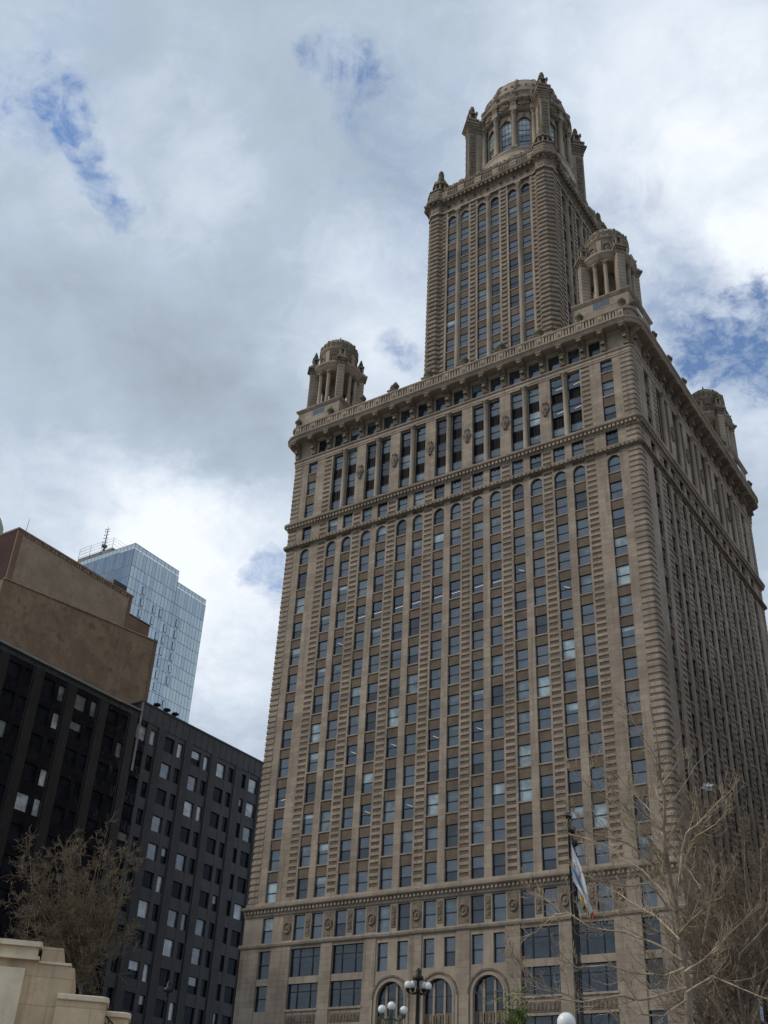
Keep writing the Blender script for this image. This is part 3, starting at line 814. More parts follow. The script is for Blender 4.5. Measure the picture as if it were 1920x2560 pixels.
for fr, c in muls: inst('column', mume, UP, fr.M(c, -.12, 0))
cp = MB(SOOT)
ap = 1.72
cp.prism(octo(0, 0, ap - .14), 89.2, 138.2, SOOTB)
n = int((138 - 89.2) / .93)
for k in range(n):
    z = 89.2 + k * .93
    L = [[(x, y, z + q) for x, y in octo(0, 0, ap + o)] for q, o in ((.0, -.1), (.06, 0), (.14, .04), (.52, .04), (.62, -.1))]
    cp.loft(L, SOOTL)
for z0, z1, o in ((138.0, 138.4, .14), (138.4, 140.1, .0)): cp.prism(octo(0, 0, ap + o), z0, z1, SMOOTH if o else SOOT)
for k in range(8):
    a = PI / 4 * k; f = Fr((ap) * math.cos(a), ap * math.sin(a), a + PI / 2)
    for r0, r1, w1 in ((.34, .48, .08),):
        L = [[f.p(r_ * math.cos(2 * PI * q / 12), w_, 139.25 + r_ * math.sin(2 * PI * q / 12)) for q in range(12)] for r_, w_ in ((.48, 0), (.48, .08), (.36, .08), (.36, .02))]
        cp.loft(L, SOOT, True)
cpme = cp.mesh('corner_pier')
PC = [(TX + sx * (TH - 1.12), y) for sx in (-1, 1) for y in (TY0 + 1.12, TY1 - 1.12)]
for x, y in PC: inst('corner_pier', cpme, UP, Matrix.Translation((x, y, 0)))
# cornice with modillions
mb = MB(SOOT)
TR = (TX - TH, TX + TH, TY0, TY1)
cprof = [(.02, 139.9), (.25, 140.05), (.3, 140.45), (.85, 140.55), (.95, 140.7), (1.0, 141.0), (.3, 141.1), (-.4, 141.12)]
moulding(mb, TR, cprof, SOOT)
for x, y in PC:
    mb.loft([[(px, py, z + .012) for px, py in octo(x, y, ap + o * .95)] for o, z in cprof], SOOT)
for fr, h in ((UF, TH), (US, 12.5)): dentils(fr, mb, h - 2.6, .8, .36, .2, .82, 140.12, 140.5, SOOT)
for x, y in PC:
    for k in range(16):
        a = 2 * PI * k / 16; f = Fr(x + (ap + .1) * math.cos(a), y + (ap + .1) * math.sin(a), a + PI / 2); f.box(mb, -.14, .14, 0, .6, 140.12, 140.48, SOOT)
mb.build('upper_cornice', UP)
mb = MB(SOOT)
moulding(mb, TR, [(.3, 141.1), (.3, 143.2), (.45, 143.3), (.5, 143.5), (.1, 143.6), (-.5, 143.6)], SOOT)
for fr, h in ((UF, TH), (US, 12.5)):
    nb = 5
    for k in range(nb + 1):
        u = -(h - 2.8) + k * 2 * (h - 2.8) / nb
        for q in range(3): fr.box(mb, u - .62, u + .62, .3, .52, 141.15 + q * .66, 141.7 + q * .66, SMOOTH)
        if 0 < k < nb: fr.box(mb, u - .4, u + .4, .0, .5, 143.6, 144.3, SOOT)
    nb2 = 40
    for k in range(nb2):
        u = -(h - 2.2) + (k + .5) * 2 * (h - 2.2) / nb2
        fr.box(mb, u - .1, u + .1, .3, .42, 141.4 + random.random() * .3, 142.9, ORNA)
        hh = .25 + .45 * abs(math.sin(k * 1.7))
        fr.box(mb, u - .14, u + .14, .12, .42, 143.5, 143.6 + hh, ORNA)
for x, y in PC:
    for q in range(4): mb.prism(octo(x, y, ap + .28), 141.1 + q * .66, 141.62 + q * .66, SOOT)
    mb.prism(octo(x, y, ap + .18), 141.1, 143.8, SOOTB); mb.prism(octo(x, y, ap + .45), 143.72, 143.95, SOOT)
mb.build('upper_parapet', UP)
# corner pinnacles: little open lanterns with a cone cap
mb = MB(SOOT)
mb.prism(octo(0, 0, 1.35), 0, .5, SOOT)
for k in range(8):
    a = PI / 8 + k * PI / 4; mb.lathe(1.05 * math.cos(a), 1.05 * math.sin(a), [(.2, .5), (.17, .6), (.17, 2.3), (.24, 2.4)], 6, SMOOTH)
mb.prism(octo(0, 0, .55), .5, 2.4, SOOTB)
mb.prism(octo(0, 0, 1.4), 2.4, 2.75, SOOT)
for k in range(8):
    a = PI / 8 + k * PI / 4; mb.lathe(1.15 * math.cos(a), 1.15 * math.sin(a), [(.22, 2.75), (.28, 3.0), (.14, 3.3), (.02, 3.6)], 6, ORNA)
mb.lathe(0, 0, [(1.05, 2.75), (.95, 3.3), (.8, 3.7), (.86, 3.85), (.62, 4.6), (.5, 5.4), (.52, 5.9), (.4, 6.5), (.16, 6.9), (.02, 7.0)], 10, MOSS)
cpn = mb.mesh('corner_pinnacle')
for x, y in PC: inst('corner_pinnacle', cpn, UP, Matrix.Translation((x, y, 143.95)))

# ---- rotunda with dome
RX, RY = 1.3, 23.5
RO = inst('rotunda', None, tower, Matrix.Translation((RX, RY, 0)))
mb = MB(STONE)
mb.lathe(0, 0, [(8.9, 143), (8.9, 150.6), (8.5, 150.9), (8.4, 151.9), (8.55, 152.1), (8.55, 152.4), (7.5, 152.6)], 64, SMOOTH)
nseg = 96
# drum wall with openings: ring segments
DR = 7.55
angs = [k * PI / 2 + s * R(25.5) for k in range(4) for s in (-1, 0, 1)]
hw = math.atan(1.0 / DR)
def wedge(a0, a1, z0, z1, r0, r1, m, n=4):
    L = []
    for k in range(n + 1):
        a = a0 + (a1 - a0) * k / n
        L.append([(r * math.cos(a), r * math.sin(a), z) for r, z in ((r0, z0), (r1, z0), (r1, z1), (r0, z1))])
    mb.loft(L, m)
angs.sort(); A2 = angs + [angs[0] + 2 * PI]
for i, a in enumerate(angs):
    wedge(a + hw, A2[i + 1] - hw, 152.5, 163, DR - .7, DR, SMOOTH, 5)
    f = Fr(DR * math.cos(a), DR * math.sin(a), a + PI / 2)
    f.archfill(mb, -1.0, 1.0, 161.4, 163, -.7, -.0, SMOOTH)
    f.archring(mb, 0, 161.4 - 1.0, 1.0, 1.24, -.2, .1, SMOOTH, 10); f.box(mb, -.2, .2, 0, .22, 161.4, 162.1, ORNA)
    wedge(a - hw, a + hw, 152.5, 152.95, DR - .7, DR + .06, SMOOTH, 2)
    f2 = Fr(RX + DR * math.cos(a), RY + DR * math.sin(a), a + PI / 2)
    win(f2, 0, -.3, 152.95, 161.4, 2.0, True, kind='grid', up=GLASSL, lo=GLASSB)
mb.lathe(0, 0, [(6.4, 152.5), (6.4, 163)], 32, ROOM)
mb.lathe(0, 0, [(7.5, 162.9), (8.2, 163.0), (8.2, 163.5), (8.26, 163.52), (8.26, 164.1), (8.1, 164.12), (8.1, 165.2), (8.4, 165.35), (8.75, 165.6), (8.8, 166.0), (7.9, 166.2), (7.9, 167.4), (7.8, 168.4), (8.0, 168.6), (8.05, 168.9), (7.7, 169.0), (7.6, 169.7), (7.4, 169.9)], 64, SOOT)
mb.build('drum', RO)
mb = MB(SMOOTH)
dz, drd = 169.8, 7.4
prof = [(drd * math.cos(t), dz + 7.4 * math.sin(t)) for t in [PI / 2 * k / 12 for k in range(12)]] + [(.25, dz + 7.45)]
mb.lathe(0, 0, prof, 48, SMOOTH)
for k in range(12):
    a = 2 * PI * k / 12 + PI / 12
    pts = [((drd * math.cos(t) + .05) * math.cos(a), (drd * math.cos(t) + .05) * math.sin(a), dz + 7.5 * math.sin(t)) for t in [PI / 2 * q / 10 for q in range(10)]]
    mb.tube(pts, [.34 - .018 * q for q in range(10)], 6, SOOT)
for rr, tt in ((4, .55), (5, .85), (3, 1.1)):
    mb.lathe(0, 0, [(drd * math.cos(tt) + .02, dz + 7.4 * math.sin(tt) - .12), (drd * math.cos(tt) + .12, dz + 7.4 * math.sin(tt) + .02), (drd * math.cos(tt + .03), dz + 7.4 * math.sin(tt + .03) + .1)], 48, SOOT, cap=False)
for k in range(36):
    a = 2 * PI * k / 36
    for tt in (.12,): 
        f = Fr(drd * math.cos(tt) * math.cos(a), drd * math.cos(tt) * math.sin(a), a + PI / 2); f.box(mb, -.22, .22, -.3, .1, dz + 7.4 * math.sin(tt), dz + 7.4 * math.sin(tt) + .5, ORNA)
mb.build('dome', RO)
mb = MB(SMOOTH)
mb.box(-.62, .62, -.55, .62, 0, .5, SMOOTH)
mb.lathe(0, 0, [(.55, .5), (.48, .65), (.47, 4), (.42, 9.1), (.46, 9.2)], 12, SMOOTH); mb.lathe(0, 0, [(.42, 9.2), (.62, 10.05), (.58, 10.1)], 12, ORNA); mb.box(-.66, .66, -.6, .66, 10.1, 10.35, SMOOTH)
# broken-forward entablature block and its urn
mb.box(-.62, .62, -.5, .62, 10.35, 11.4, SMOOTH); mb.box(-.55, .55, -.5, .55, 11.4, 12.7, ORNA); mb.box(-.8, .8, -.6, .85, 12.7, 13.1, SOOT); mb.box(-.95, .95, -.6, 1.0, 13.1, 13.5, SOOT)
mb.box(-.5, .5, -.5, .5, 13.5, 14.6, SOOT); mb.lathe(0, 0, [(.45, 14.6), (.6, 15.0), (.65, 15.4), (.4, 15.9), (.2, 16.3), (.02, 16.6)], 10, ORNA)
dcol = mb.mesh('drum_column')
for k in range(4):
    for s in (-38.2, -12.75, 12.75, 38.2):
        a = k * PI / 2 + R(s)
        inst('drum_column', dcol, RO, Matrix.Translation(((DR + .55) * math.cos(a), (DR + .55) * math.sin(a), 152.45)) @ Matrix.Rotation(a + PI / 2, 4, 'Z'))
# carved shields over the drum windows
L = []
mb = MB(ORNA)
for r_, y in ((.55, 0), (.6, -.2), (.45, -.35), (.3, -.2), (.1, -.35)):
    L.append([(r_ * (1 + .15 * math.cos(5 * q)) * math.cos(q), y, 1.3 * r_ * math.sin(q)) for q in [2 * PI * k / 20 for k in range(20)]])
mb.loft(L, ORNA, True, True); mb.box(-.95, -.5, -.25, 0, -.3, .35, ORNA); mb.box(.5, .95, -.25, 0, -.3, .35, ORNA)
shm = mb.mesh('carved_shield')
for a in angs: inst('carved_shield', shm, RO, Matrix.Translation((8.12 * math.cos(a), 8.12 * math.sin(a), 164.4)) @ Matrix.Rotation(a + PI / 2, 4, 'Z'))
# diagonal buttress piers
mb = MB(STONE)      # local x outward
mb.box(-2.3, .85, -.8, .8, 143, 163.0, SMOOTH)
mb.loft([[(x, y, z) for x, y in ((-1.4 - o, -1.0 - o), (1.0 + o, -1.0 - o), (1.0 + o, 1.0 + o), (-1.4 - o, 1.0 + o))] for o, z in ((.9, 143), (.9, 146), (.7, 146.3), (.0, 148.2), (-.2, 148.4))], SMOOTH)
for s in (-1, 1):
    mb.box(-.5, .5, s * .8 - .06, s * .8 + .06, 149.5, 161, ORNA); mb.box(-.66, .66, s * .8 - .03, s * .8 + .03, 149.2, 161.3, SOOT)
mb.box(.8, .92, -.5, .5, 149.5, 161, ORNA); mb.box(.8, .88, -.64, .64, 149.2, 161.3, SOOT)
for k in range(14): mb.box(.9, .99, -.24 - .2 * (k % 2), .3 + .2 * (k % 2), 149.8 + k * .8, 150.3 + k * .8, ORNA)
for s in (-1, 1):
    for k in range(14): L = sorted((s * .85, s * .93)); mb.box(-.3 - .2 * (k % 2), .3 + .2 * (k % 2), L[0], L[1], 149.8 + k * .8, 150.3 + k * .8, ORNA)
mb.box(-2.2, .95, -.9, .9, 161.6, 162.4, ORNA)
for z0, z1, o in ((162.4, 162.75, 1.0), (162.75, 163.15, 1.12), (163.15, 163.6, 1.3), (163.6, 163.9, 1.48), (163.9, 164.4, 1.2), (164.4, 164.9, 1.05), (164.9, 165.3, 1.2)):
    mb.box(-min(o, 1.5) - .9 * (z1 < 164), o, -o, o, z0, z1, SOOT)
bme2 = mb.mesh('buttress_pier')
mb = MB(SOOT)
mb.box(-.75, .75, -.75, .75, 0, .5, SOOT)
for sx in (-1, 1):
    for sy in (-1, 1): mb.box(sx * .55 - .16, sx * .55 + .16, sy * .55 - .16, sy * .55 + .16, .5, 1.9, SMOOTH)
mb.box(-.42, .42, -.42, .42, .5, 1.9, SOOTB); mb.box(-.88, .88, -.88, .88, 1.9, 2.2, SOOT)
for sx in (-1, 1):
    for sy in (-1, 1): mb.lathe(sx * .7, sy * .7, [(.16, 2.2), (.22, 2.45), (.02, 2.9)], 6, ORNA)
mb.lathe(0, 0, [(.7, 2.2), (.62, 2.7), (.45, 3.1), (.52, 3.3), (.5, 3.9), (.38, 4.0), (.36, 4.5), (.15, 4.75), (.02, 4.8)], 8, MOSS)
lme = mb.mesh('lantern_finial')
for k in range(4):
    a = PI / 4 + k * PI / 2; rr = 10.25
    M = Matrix.Translation((rr * math.cos(a), rr * math.sin(a), .8)) @ Matrix.Rotation(a, 4, 'Z')
    inst('buttress_pier', bme2, RO, M); inst('lantern_finial', lme, RO, M @ Matrix.Translation((-.1, 0, 165.3)))
flush_windows(tower, 100)
# ------------------------------------------------------------------ the ground and the street (all below the photograph's frame)
PLAZA = surf('plaza_paving', (0.24, 0.23, 0.21), 0.9, 0.2, 0.2, 0, (0.6, 0.6))
ASPH = surf('asphalt', (0.05, 0.05, 0.052), 0.9, 0.25, 0.3)
WALK = surf('concrete_pavement', (0.30, 0.29, 0.27), 0.9, 0.15, 0.3, 0, (1.5, 1.5))
def sheet(name, x0, x1, y0, y1, z, m, th=.3):
    mb = MB(m); mb.box(x0, x1, y0, y1, z - th, z, m); return structure(mb.build(name))
sheet('ground', -3000, 3000, -3000, 3000, -8.2, PLAZA)
mb = MB(ASPH); mb.box(-320, 320, -44, 320, -8.1, 0, ASPH); structure(mb.build('street'))
for nm, q in (('pavement', (-HX - 6, HX + 5, -6, DY + 4)), ('pavement', (-110, -54, -48 + 6, 66)), ('pavement', (45, 95, -6, 70)), ('pavement', (-320, 320, -43.4, -36))):
    sheet(nm, *q, .14, WALK, .13)
mb = MB(WALK); mb.box(-320, 320, -44.8, -44.004, -8.15, 1.05, WALK); mb.box(-320, 320, -44.9, -43.9, 1.054, 1.2, WALK)
tag(mb.build('retaining_wall'), 'long concrete retaining wall along the raised street', 'wall')

# ------------------------------------------------------------------ dark panelled office block on the left
DKW = surf('grey_panel_cladding', (0.062, 0.061, 0.066), 0.55, 0.2, 0.35, 0.25, (4.1, 1.05), spec=0.4)
DKB = surf('black_glazed_pier', (0.013, 0.013, 0.017), 0.25, 0.4, 0.3, 0.3, spec=.5)
DKG = glass('black_glass_cladding', (0.008, 0.008, 0.011), -0.02, tint=(.5, .5, .6), wob=.5)
DKP = surf('dark_grey_cladding', (0.040, 0.040, 0.044), 0.55, 0.25, 0.35, 0.2, (4.1, 1.05), spec=0.4)
DKQ = surf('charcoal_pier_cladding', (0.024, 0.024, 0.029), 0.55, 0.3, 0.35, 0.2, spec=0.4)
DGLASS = glass('dark_office_glass', (0.010, 0.013, 0.018), -0.03, wob=.06, tint=(.45,.5,.58))
DBRIGHT = glass('office_glass_painted_reflection', (0.42, 0.46, 0.47), 0.10)  # bright sky reflections put into a pale pane colour
DMID = glass('office_glass_over_grey_blind', (0.12, 0.14, 0.15), 0.08)
dk = thing('office_block', 'dark grey panelled office block with mixed wide and narrow windows beside the tower', 'building', (0, 0, 0))
FD = Fr(-60, 0, PI / 2)
db = MB(DKP)
Y0, Y1, ZT = -44 + 2, 66, 59.2
db.box(-95, -60.5, Y0, 10.6, 0.15, ZT - 1.9, DKQ); db.box(-95, -60.5, 10.602, Y1, 0.15, ZT - .3, DKQ)
bays_y = [22.8 - 6.25 * k for k in range(11)][::-1] + [29.0]
cols_y = []
for y in bays_y: cols_y += [(y, y + 2.15), (y + 2.95, y + 4.2)]
cols_y += [(35.4, 36.4), (37.3, 39.5), (41.6, 42.6), (43.5, 45.7)]
cols_y = [c for c in cols_y if c[0] > Y0 + .5]
rows = [55.55 - 4.1 * k for k in range(13)]
u = Y0
random.seed(21)
for a, c in cols_y:
    wide = (a - u) > 1.2
    west = a > 10.5
    wm, pm = (DKW, DKP) if west else (DKG, DKB)
    FD.box(db, u, a, -.5, .0, 0.15, 56.3, pm if wide else wm)
    if wide: FD.box(db, u + .3, a - .3, 0, .12, 0.15, 56.3, pm)
    z = 56.3
    for zt in rows:
        h = 2.35
        FD.box(db, a, c, -.5, -.03, zt, z, wm); z = zt - h
        rr = random.random()
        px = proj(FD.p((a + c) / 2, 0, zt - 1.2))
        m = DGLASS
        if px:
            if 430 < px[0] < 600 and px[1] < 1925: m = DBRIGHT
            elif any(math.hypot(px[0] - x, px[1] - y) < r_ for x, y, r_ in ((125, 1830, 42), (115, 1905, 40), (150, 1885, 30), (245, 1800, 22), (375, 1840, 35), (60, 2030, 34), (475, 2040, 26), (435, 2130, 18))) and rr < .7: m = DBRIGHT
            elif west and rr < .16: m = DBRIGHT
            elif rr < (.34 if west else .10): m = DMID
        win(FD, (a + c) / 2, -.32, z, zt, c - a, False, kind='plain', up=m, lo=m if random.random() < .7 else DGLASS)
    FD.box(db, a, c, -.5, -.03, 0.15, z, wm)
    u = c
FD.box(db, u, Y1, -.5, 0, 0.15, 56.3, DKP)
FD.box(db, Y0, 10.6, -.5, .06, 56.3, ZT - 1.9, DKP); FD.box(db, 10.6, Y1, -.5, .06, 56.3, ZT - .3, DKW); FD.box(db, 10.45, 10.75, .07, .25, 48, ZT - .31, WALK)
for k in range(70):
    y = Y0 + .8 + k * 1.53
    if y < Y1 - .3: FD.box(db, y - .03, y + .03, .06, .09, 56.35, ZT - (1.95 if y < 10.6 else .35), DKQ)
db.build('wall', dk)
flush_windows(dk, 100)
mb = MB(DKP); mb.box(-95.1, -59.85, 10.5, Y1 + .1, ZT - .296, ZT, DKP); mb.box(-95.1, -59.85, Y0 - .1, 10.496, ZT - 1.896, ZT - 1.6, DKP); mb.build('roof_coping', dk)
mb = MB(WALK); mb.tube([(-59.72, Y0, ZT - 1.95), (-59.72, 4.5, ZT - 1.95), (-59.7, 10.4, ZT - 1.8)], [.2, .2, .16], 8, WALK); mb.build('pipe', dk)
mb = MB(DKQ); mb.lathe(0, 0, [(.16, 0), (.16, .7), (.5, .75), (.62, .85), (.5, 1.05), (.1, 1.2)], 14, DKQ); vm = mb.mesh('roof_vent')
for y in (14.4, 16.7, 18.6): inst('roof_vent', vm, dk, Matrix.Translation((-60.8, y, ZT)))

# ------------------------------------------------------------------ brown brick warehouse behind it
BR1 = surf('sandy_brown_brick', (0.44, 0.332, 0.238), 0.95, 0.2, 0.35, 0.22, (0.08, 0.24), (0.37, 0.28, 0.20), bump=.3, fine=.3)
BR2 = surf('chestnut_brown_brick', (0.335, 0.235, 0.155), 0.95, 0.24, 0.25, 0.3, (0.08, 0.24), (0.225, 0.145, 0.098), bump=.3, fine=.3)
BR3 = surf('dark_red_brick', (0.26, 0.155, 0.112), 0.95, 0.2, 0.2, 0.2, (0.08, 0.24), bump=.15, fine=.2)
BR4 = surf('sooty_red_brick', (0.075, 0.036, 0.032), 0.95, 0.2, 0.2, 0.2, (0.08, 0.24), bump=.15, fine=.2)
COPE = surf('pale_coping_stone', (0.30, 0.22, 0.15), 0.9, 0.3, 0.6)
bk = thing('brick_warehouse', 'windowless brown brick warehouse wall stepping down behind the dark office block', 'building', (0, 0, 0))
mb = MB(BR1)
mb.box(-110, -75, -7.95, 17.8, 0.15, 84.4, BR1)
mb.box(-109.9, -75.3, -8.35, -7.952, 0.15, 84.3, BR4)
mb.box(-75.35, -74.9, -8.3, -7.3, 0.16, 84.35, BR3); mb.box(-75.2, -74.9, 17.1, 17.75, 78, 84.35, BR3)
mb.box(-100, -75.2, 17.802, 23.2, 0.15, 81.2, BR3)
mb.build('upper_wall', bk)
mb = MB(BR2)
vs = [(-100, -9.2, .15), (-74.2, -9.2, .15), (-74.2, 24.6, .15), (-100, 24.6, .15), (-100, -9.2, 74.6), (-74.2, -9.2, 74.6), (-74.2, 24.6, 78.4), (-100, 24.6, 78.4)]
mb.add(vs, [(3, 2, 1, 0), (4, 5, 6, 7), (0, 1, 5, 4), (1, 2, 6, 5), (2, 3, 7, 6), (3, 0, 4, 7)], BR2)
mb.box(-74.6, -74.1, 24.0, 24.66, .15, 78.3, BR3)
mb.build('lower_wall', bk)
mb = MB(COPE)
mb.box(-110.1, -74.85, -8.4, 17.9, 84.404, 84.75, BR2); mb.box(-100, -75.1, 17.9, 23.3, 81.204, 81.4, DKQ)
mb.tube([(-74.15, -9.2, 74.75), (-74.15, 24.7, 78.55)], [.16, .16], 6, COPE, False)
for k in range(40): mb.box(-74.95, -74.82, -7 + k * .6, -6.7 + k * .6, 83.9, 84.3, COPE if k % 3 else BR3)
mb.build('coping', bk)
mb = MB(FRAME); mb.box(-81.5, -79.0, -8.45, -8.3, 78.6, 82.0, FRAME); mb.box(-81.7, -78.8, -8.5, -8.28, 78.3, 78.58, BR3); mb.build('window', bk)
mb = MB(FRAME); mb.tube([(-75.6, -6.5, 84.7), (-75.55, -6.4, 87.6)], [.05, .03], 5, FRAME); mb.build('aerial', bk)
mb = MB(DKQ); mb.box(-80, -75.6, 13.4, 16.6, 84.75, 86.2, DKQ); mb.build('roof_hut', bk)

# ------------------------------------------------------------------ glass tower in the distance
gt = thing('glass_tower', 'pale blue glass tower with a stepped roofline behind the brick warehouse', 'building', (0, 0, 0))
GP = [glass('blue_panel_a', (0.13, 0.185, 0.205), 0.42, (.86, .94, 1), .12, .15), glass('blue_panel_b', (0.115, 0.17, 0.195), 0.38, (.80, .9, 1), .12, .15),
      glass('green_panel_c', (0.17, 0.235, 0.24), 0.44, (.86, .96, .98), .12, .15), glass('blue_panel_d', (0.12, 0.175, 0.20), 0.46, (.84, .92, 1), .12, .15)]
GSH = [glass('painted_shade_panel_a', (0.055, 0.085, 0.12), 0.24, (.7, .82, 1), .12, .15), glass('painted_shade_panel_b', (0.042, 0.066, 0.095), 0.2, (.7, .82, 1), .12, .15)]  # darker copies of the panels, shade of the left face put into the colour
MULL = surf('curtain_wall_mullion', (0.12, 0.155, 0.17), .5, .2, .5)
FG1 = Fr(-120, 55, PI / 2); FG2 = Fr(-120, 55, 0)
random.seed(5)
mb = MB(MULL)
mb.box(-150, -120.3, 55.3, 70.8, 0.1, 126.6, MULL); mb.box(-148, -120.3, 70.802, 81.6, .1, 123.6, MULL)
mb.build('building_core', gt)
gw = MB(MULL)
def curtain(fr, u0, u1, ztop, mats, zb=40, st=3.05, pw=1.12, flip=False):
    n = int(round((u1 - u0) / pw)); pw = (u1 - u0) / n
    k = 0; z = ztop
    pat = [random.randrange(len(mats)) for _ in range(n)]
    while z > zb:
        h = 4.6 if k == 0 else st
        for i in range(n):
            m = mats[pat[i]] if random.random() < .8 else random.choice(mats)
            if k == 0: m = mats[0 if i % 3 else 1]
            a = u0 + i * pw
            fr.box(gw, a + .03, a + pw - .03, -.2, .0 + .015 * random.random(), z - h + .06, z, m)
        fr.box(gw, u0, u1, -.21, .05, z - h, z - h + .06, MULL)
        z -= h; k += 1
    for i in range(n + 1):
        a = u0 + i * pw; fr.box(gw, a - .025, a + .025, -.21, .03, zb, ztop, MULL)
curtain(FG1, 0.05, 15.8, 127.2, GP); curtain(FG1, 15.85, 26.7, 124.2, GP)
curtain(FG2, -30, -.05, 127.2, GSH)
gw.build('curtain_wall', gt)
mb = MB(MULL)
for u0, u1, z in ((.1, 15.8, 127.2), (15.9, 26.7, 124.2)):
    n = int((u1 - u0) / 1.25)
    for k in range(n):
        a = u0 + k * (u1 - u0) / n; FG1.box(mb, a + .04, a + (u1 - u0) / n - .04, -.06, -.03, z + .15, z + 1.35, GP[2])
        FG1.box(mb, a - .035, a + .035, -.08, -.0, z, z + 1.42, MULL)
    FG1.box(mb, u0, u1, -.09, 0.02, z + 1.36, z + 1.44, MULL)
n = 24
for k in range(n):
    a = -30 + k * 30 / n; FG2.box(mb, a + .04, a + 30 / n - .04, -.06, -.03, 127.35, 128.5, GP[2]); FG2.box(mb, a - .035, a + .035, -.08, 0, 127.2, 128.6, MULL)
FG2.box(mb, -30, 0, -.09, .02, 128.56, 128.64, MULL)
mb.build('glass_parapet', gt)
mb = MB(MULL)
for a0, a1, z0, z1 in ((0, 1.0, 0, .05), (0, 1.0, 1.95, 2.0), (0, .05, .05, 1.95), (.95, 1.0, .05, 1.95)): mb.box(a0 - .5, a1 - .5, -.09, -.02, z0, z1, MULL)
mb.box(-.45, .45, -.05, -.02, .05, 1.95, GP[1])
gwm = mb.mesh('window')
for ci, (u, r0) in enumerate(((5.4, 2), (9.6, 3), (11.9, 3), (14.1, 3), (17.9, 3))):
    for k in range(r0, 18):
        if (k + ci) % 7 == 6: continue
        inst('window', gwm, gt, FG1.M(u, .06, 127.2 - 4.6 - k * 3.05 + .5))
mb = MB(WALK)
GREYM = surf('roof_plant_grey', (0.20, 0.20, 0.19), .8, .2, .5)
mb.box(-143, -131, 57.5, 68, 126.6, 131.8, GREYM)
for x in (-143, -139, -135, -131):
    for y in (57.4, 68.1): mb.tube([(x, y, 126.6), (x, y, 134.6)], [.05, .05], 5, GREYM)
for z in (132.0, 132.9, 133.8, 134.6):
    mb.tube([(-143, 57.4, z), (-131, 57.4, z), (-131, 68.1, z)], [.035, .035, .035], 4, GREYM)
mb.build('roof_plant', gt)
mb = MB(GREYM)
mb.lathe(-137.2, 60, [(.36, 127), (.34, 135.0), (.75, 135.1), (.75, 135.45), (.2, 135.5), (.16, 137.6), (.1, 140.2), (.03, 141.2)], 10, GREYM)
for z in (136.4, 137.6, 138.6, 139.6, 140.3):
    q = random.random() * .5; mb.tube([(-137.9, 60 - .2, z), (-136.6, 60 + .2, z + .1)], [.06, .06], 4, GREYM); mb.tube([(-137.8, 59.8, z - .2), (-137.8, 59.8, z + .35)], [.06, .06], 4, GREYM)
mb.build('mast', gt)

# ------------------------------------------------------------------ sliver of a curved tower at the left edge
CT = surf('cream_banded_wall', (0.36, 0.34, 0.27), .7, .12, .4)
ct = thing('curved_tower', 'cream and blue tower with curved setbacks at the far left edge', 'building', (0, 0, 0))
c0 = at(-95, 1480, 330); cx, cy = c0.x, c0.y
zt = at(0, 1290, 330).z
mb = MB(CT)
prof = [(8.2, 0), (8.2, zt - 5.8), (7.2, zt - 5.6), (7.2, zt - 1.5), (6.4, zt - 1.3), (6.3, zt + 1.5), (5.2, zt + 4), (3, zt + 6), (.1, zt + 7)]
mb.lathe(cx, cy, prof, 24, CT, False)
mb.build('curved_wall', ct)
mb = MB(GSH[0]); mb.box(-1.5, 1.5, -.22, .3, 0, 2.2, GSH[0]); wme = mb.mesh('window')
for k in range(7):
    for i in range(12):
        a = 2 * PI * i / 12; inst('window', wme, ct, Matrix.Translation((cx + 8.05 * math.cos(a), cy + 8.05 * math.sin(a), zt - 9 - k * 3.4)) @ Matrix.Rotation(a + PI / 2, 4, 'Z'))

# ------------------------------------------------------------------ brick block across the side street, outside the frame, added to shade the tower's flank
nb = thing('flank_shading_block', 'unseen brown brick block added across the side street to shade the tower flank', 'building', (0, 0, 0))
mb = MB(BR2); mb.box(50, 92, -1.5, 62, .15, 52, BR2); mb.box(49.8, 92.2, -1.7, 62.2, 52.004, 53, COPE); mb.build('wall', nb)
mb = MB(DGLASS)
FN = Fr(50, 30, -PI / 2); FN2 = Fr(71, -1.5, 0)
for fr, h in ((FN, 28), (FN2, 18)):
    for i in range(int(h * 2 / 3.2)):
        for k in range(12):
            a = -h + 1 + i * 3.2; fr.box(mb, a, a + 1.5, -.1, .02, 4 + k * 3.8, 6.2 + k * 3.8, DGLASS); fr.box(mb, a - .1, a + 1.6, -.1, .1, 3.8 + k * 3.8, 3.996 + k * 3.8, COPE)
o = mb.build('window', nb); o['kind'] = 'stuff'

# ------------------------------------------------------------------ sunlit limestone stair tower at the lower left
LIME = surf('warm_limestone', (0.68, 0.515, 0.34), 0.9, 0.16, 0.5, 0.6, (1.05, 2.4), (0.60, 0.445, 0.285), bump=.12)
LIMEC = surf('pale_limestone_trim', (0.74, 0.61, 0.44), 0.9, 0.15, 0.9, 0.5, bump=.3)
IRON = surf('black_iron', (0.012, 0.012, 0.013), .5, .2, 1)
st = thing('stone_stairway', 'warm limestone stairway with stepped parapets and black rails at lower left', 'stairway', (0, 0, 0))
o0 = at(0, 2423, 50)
class ShortFr(Fr):
    def p(s, u, w, z): return Fr.p(s, u * .82, w, z)
FS = ShortFr(o0.x, o0.y, R(46))
G0 = -8.2
mb = MB(LIME)
FS.box(mb, -7, 1.75, -6, -.02, G0, 1.62, LIME)
FS.box(mb, 1.75, 3.2, -6, -.05, G0, 1.62, LIME)
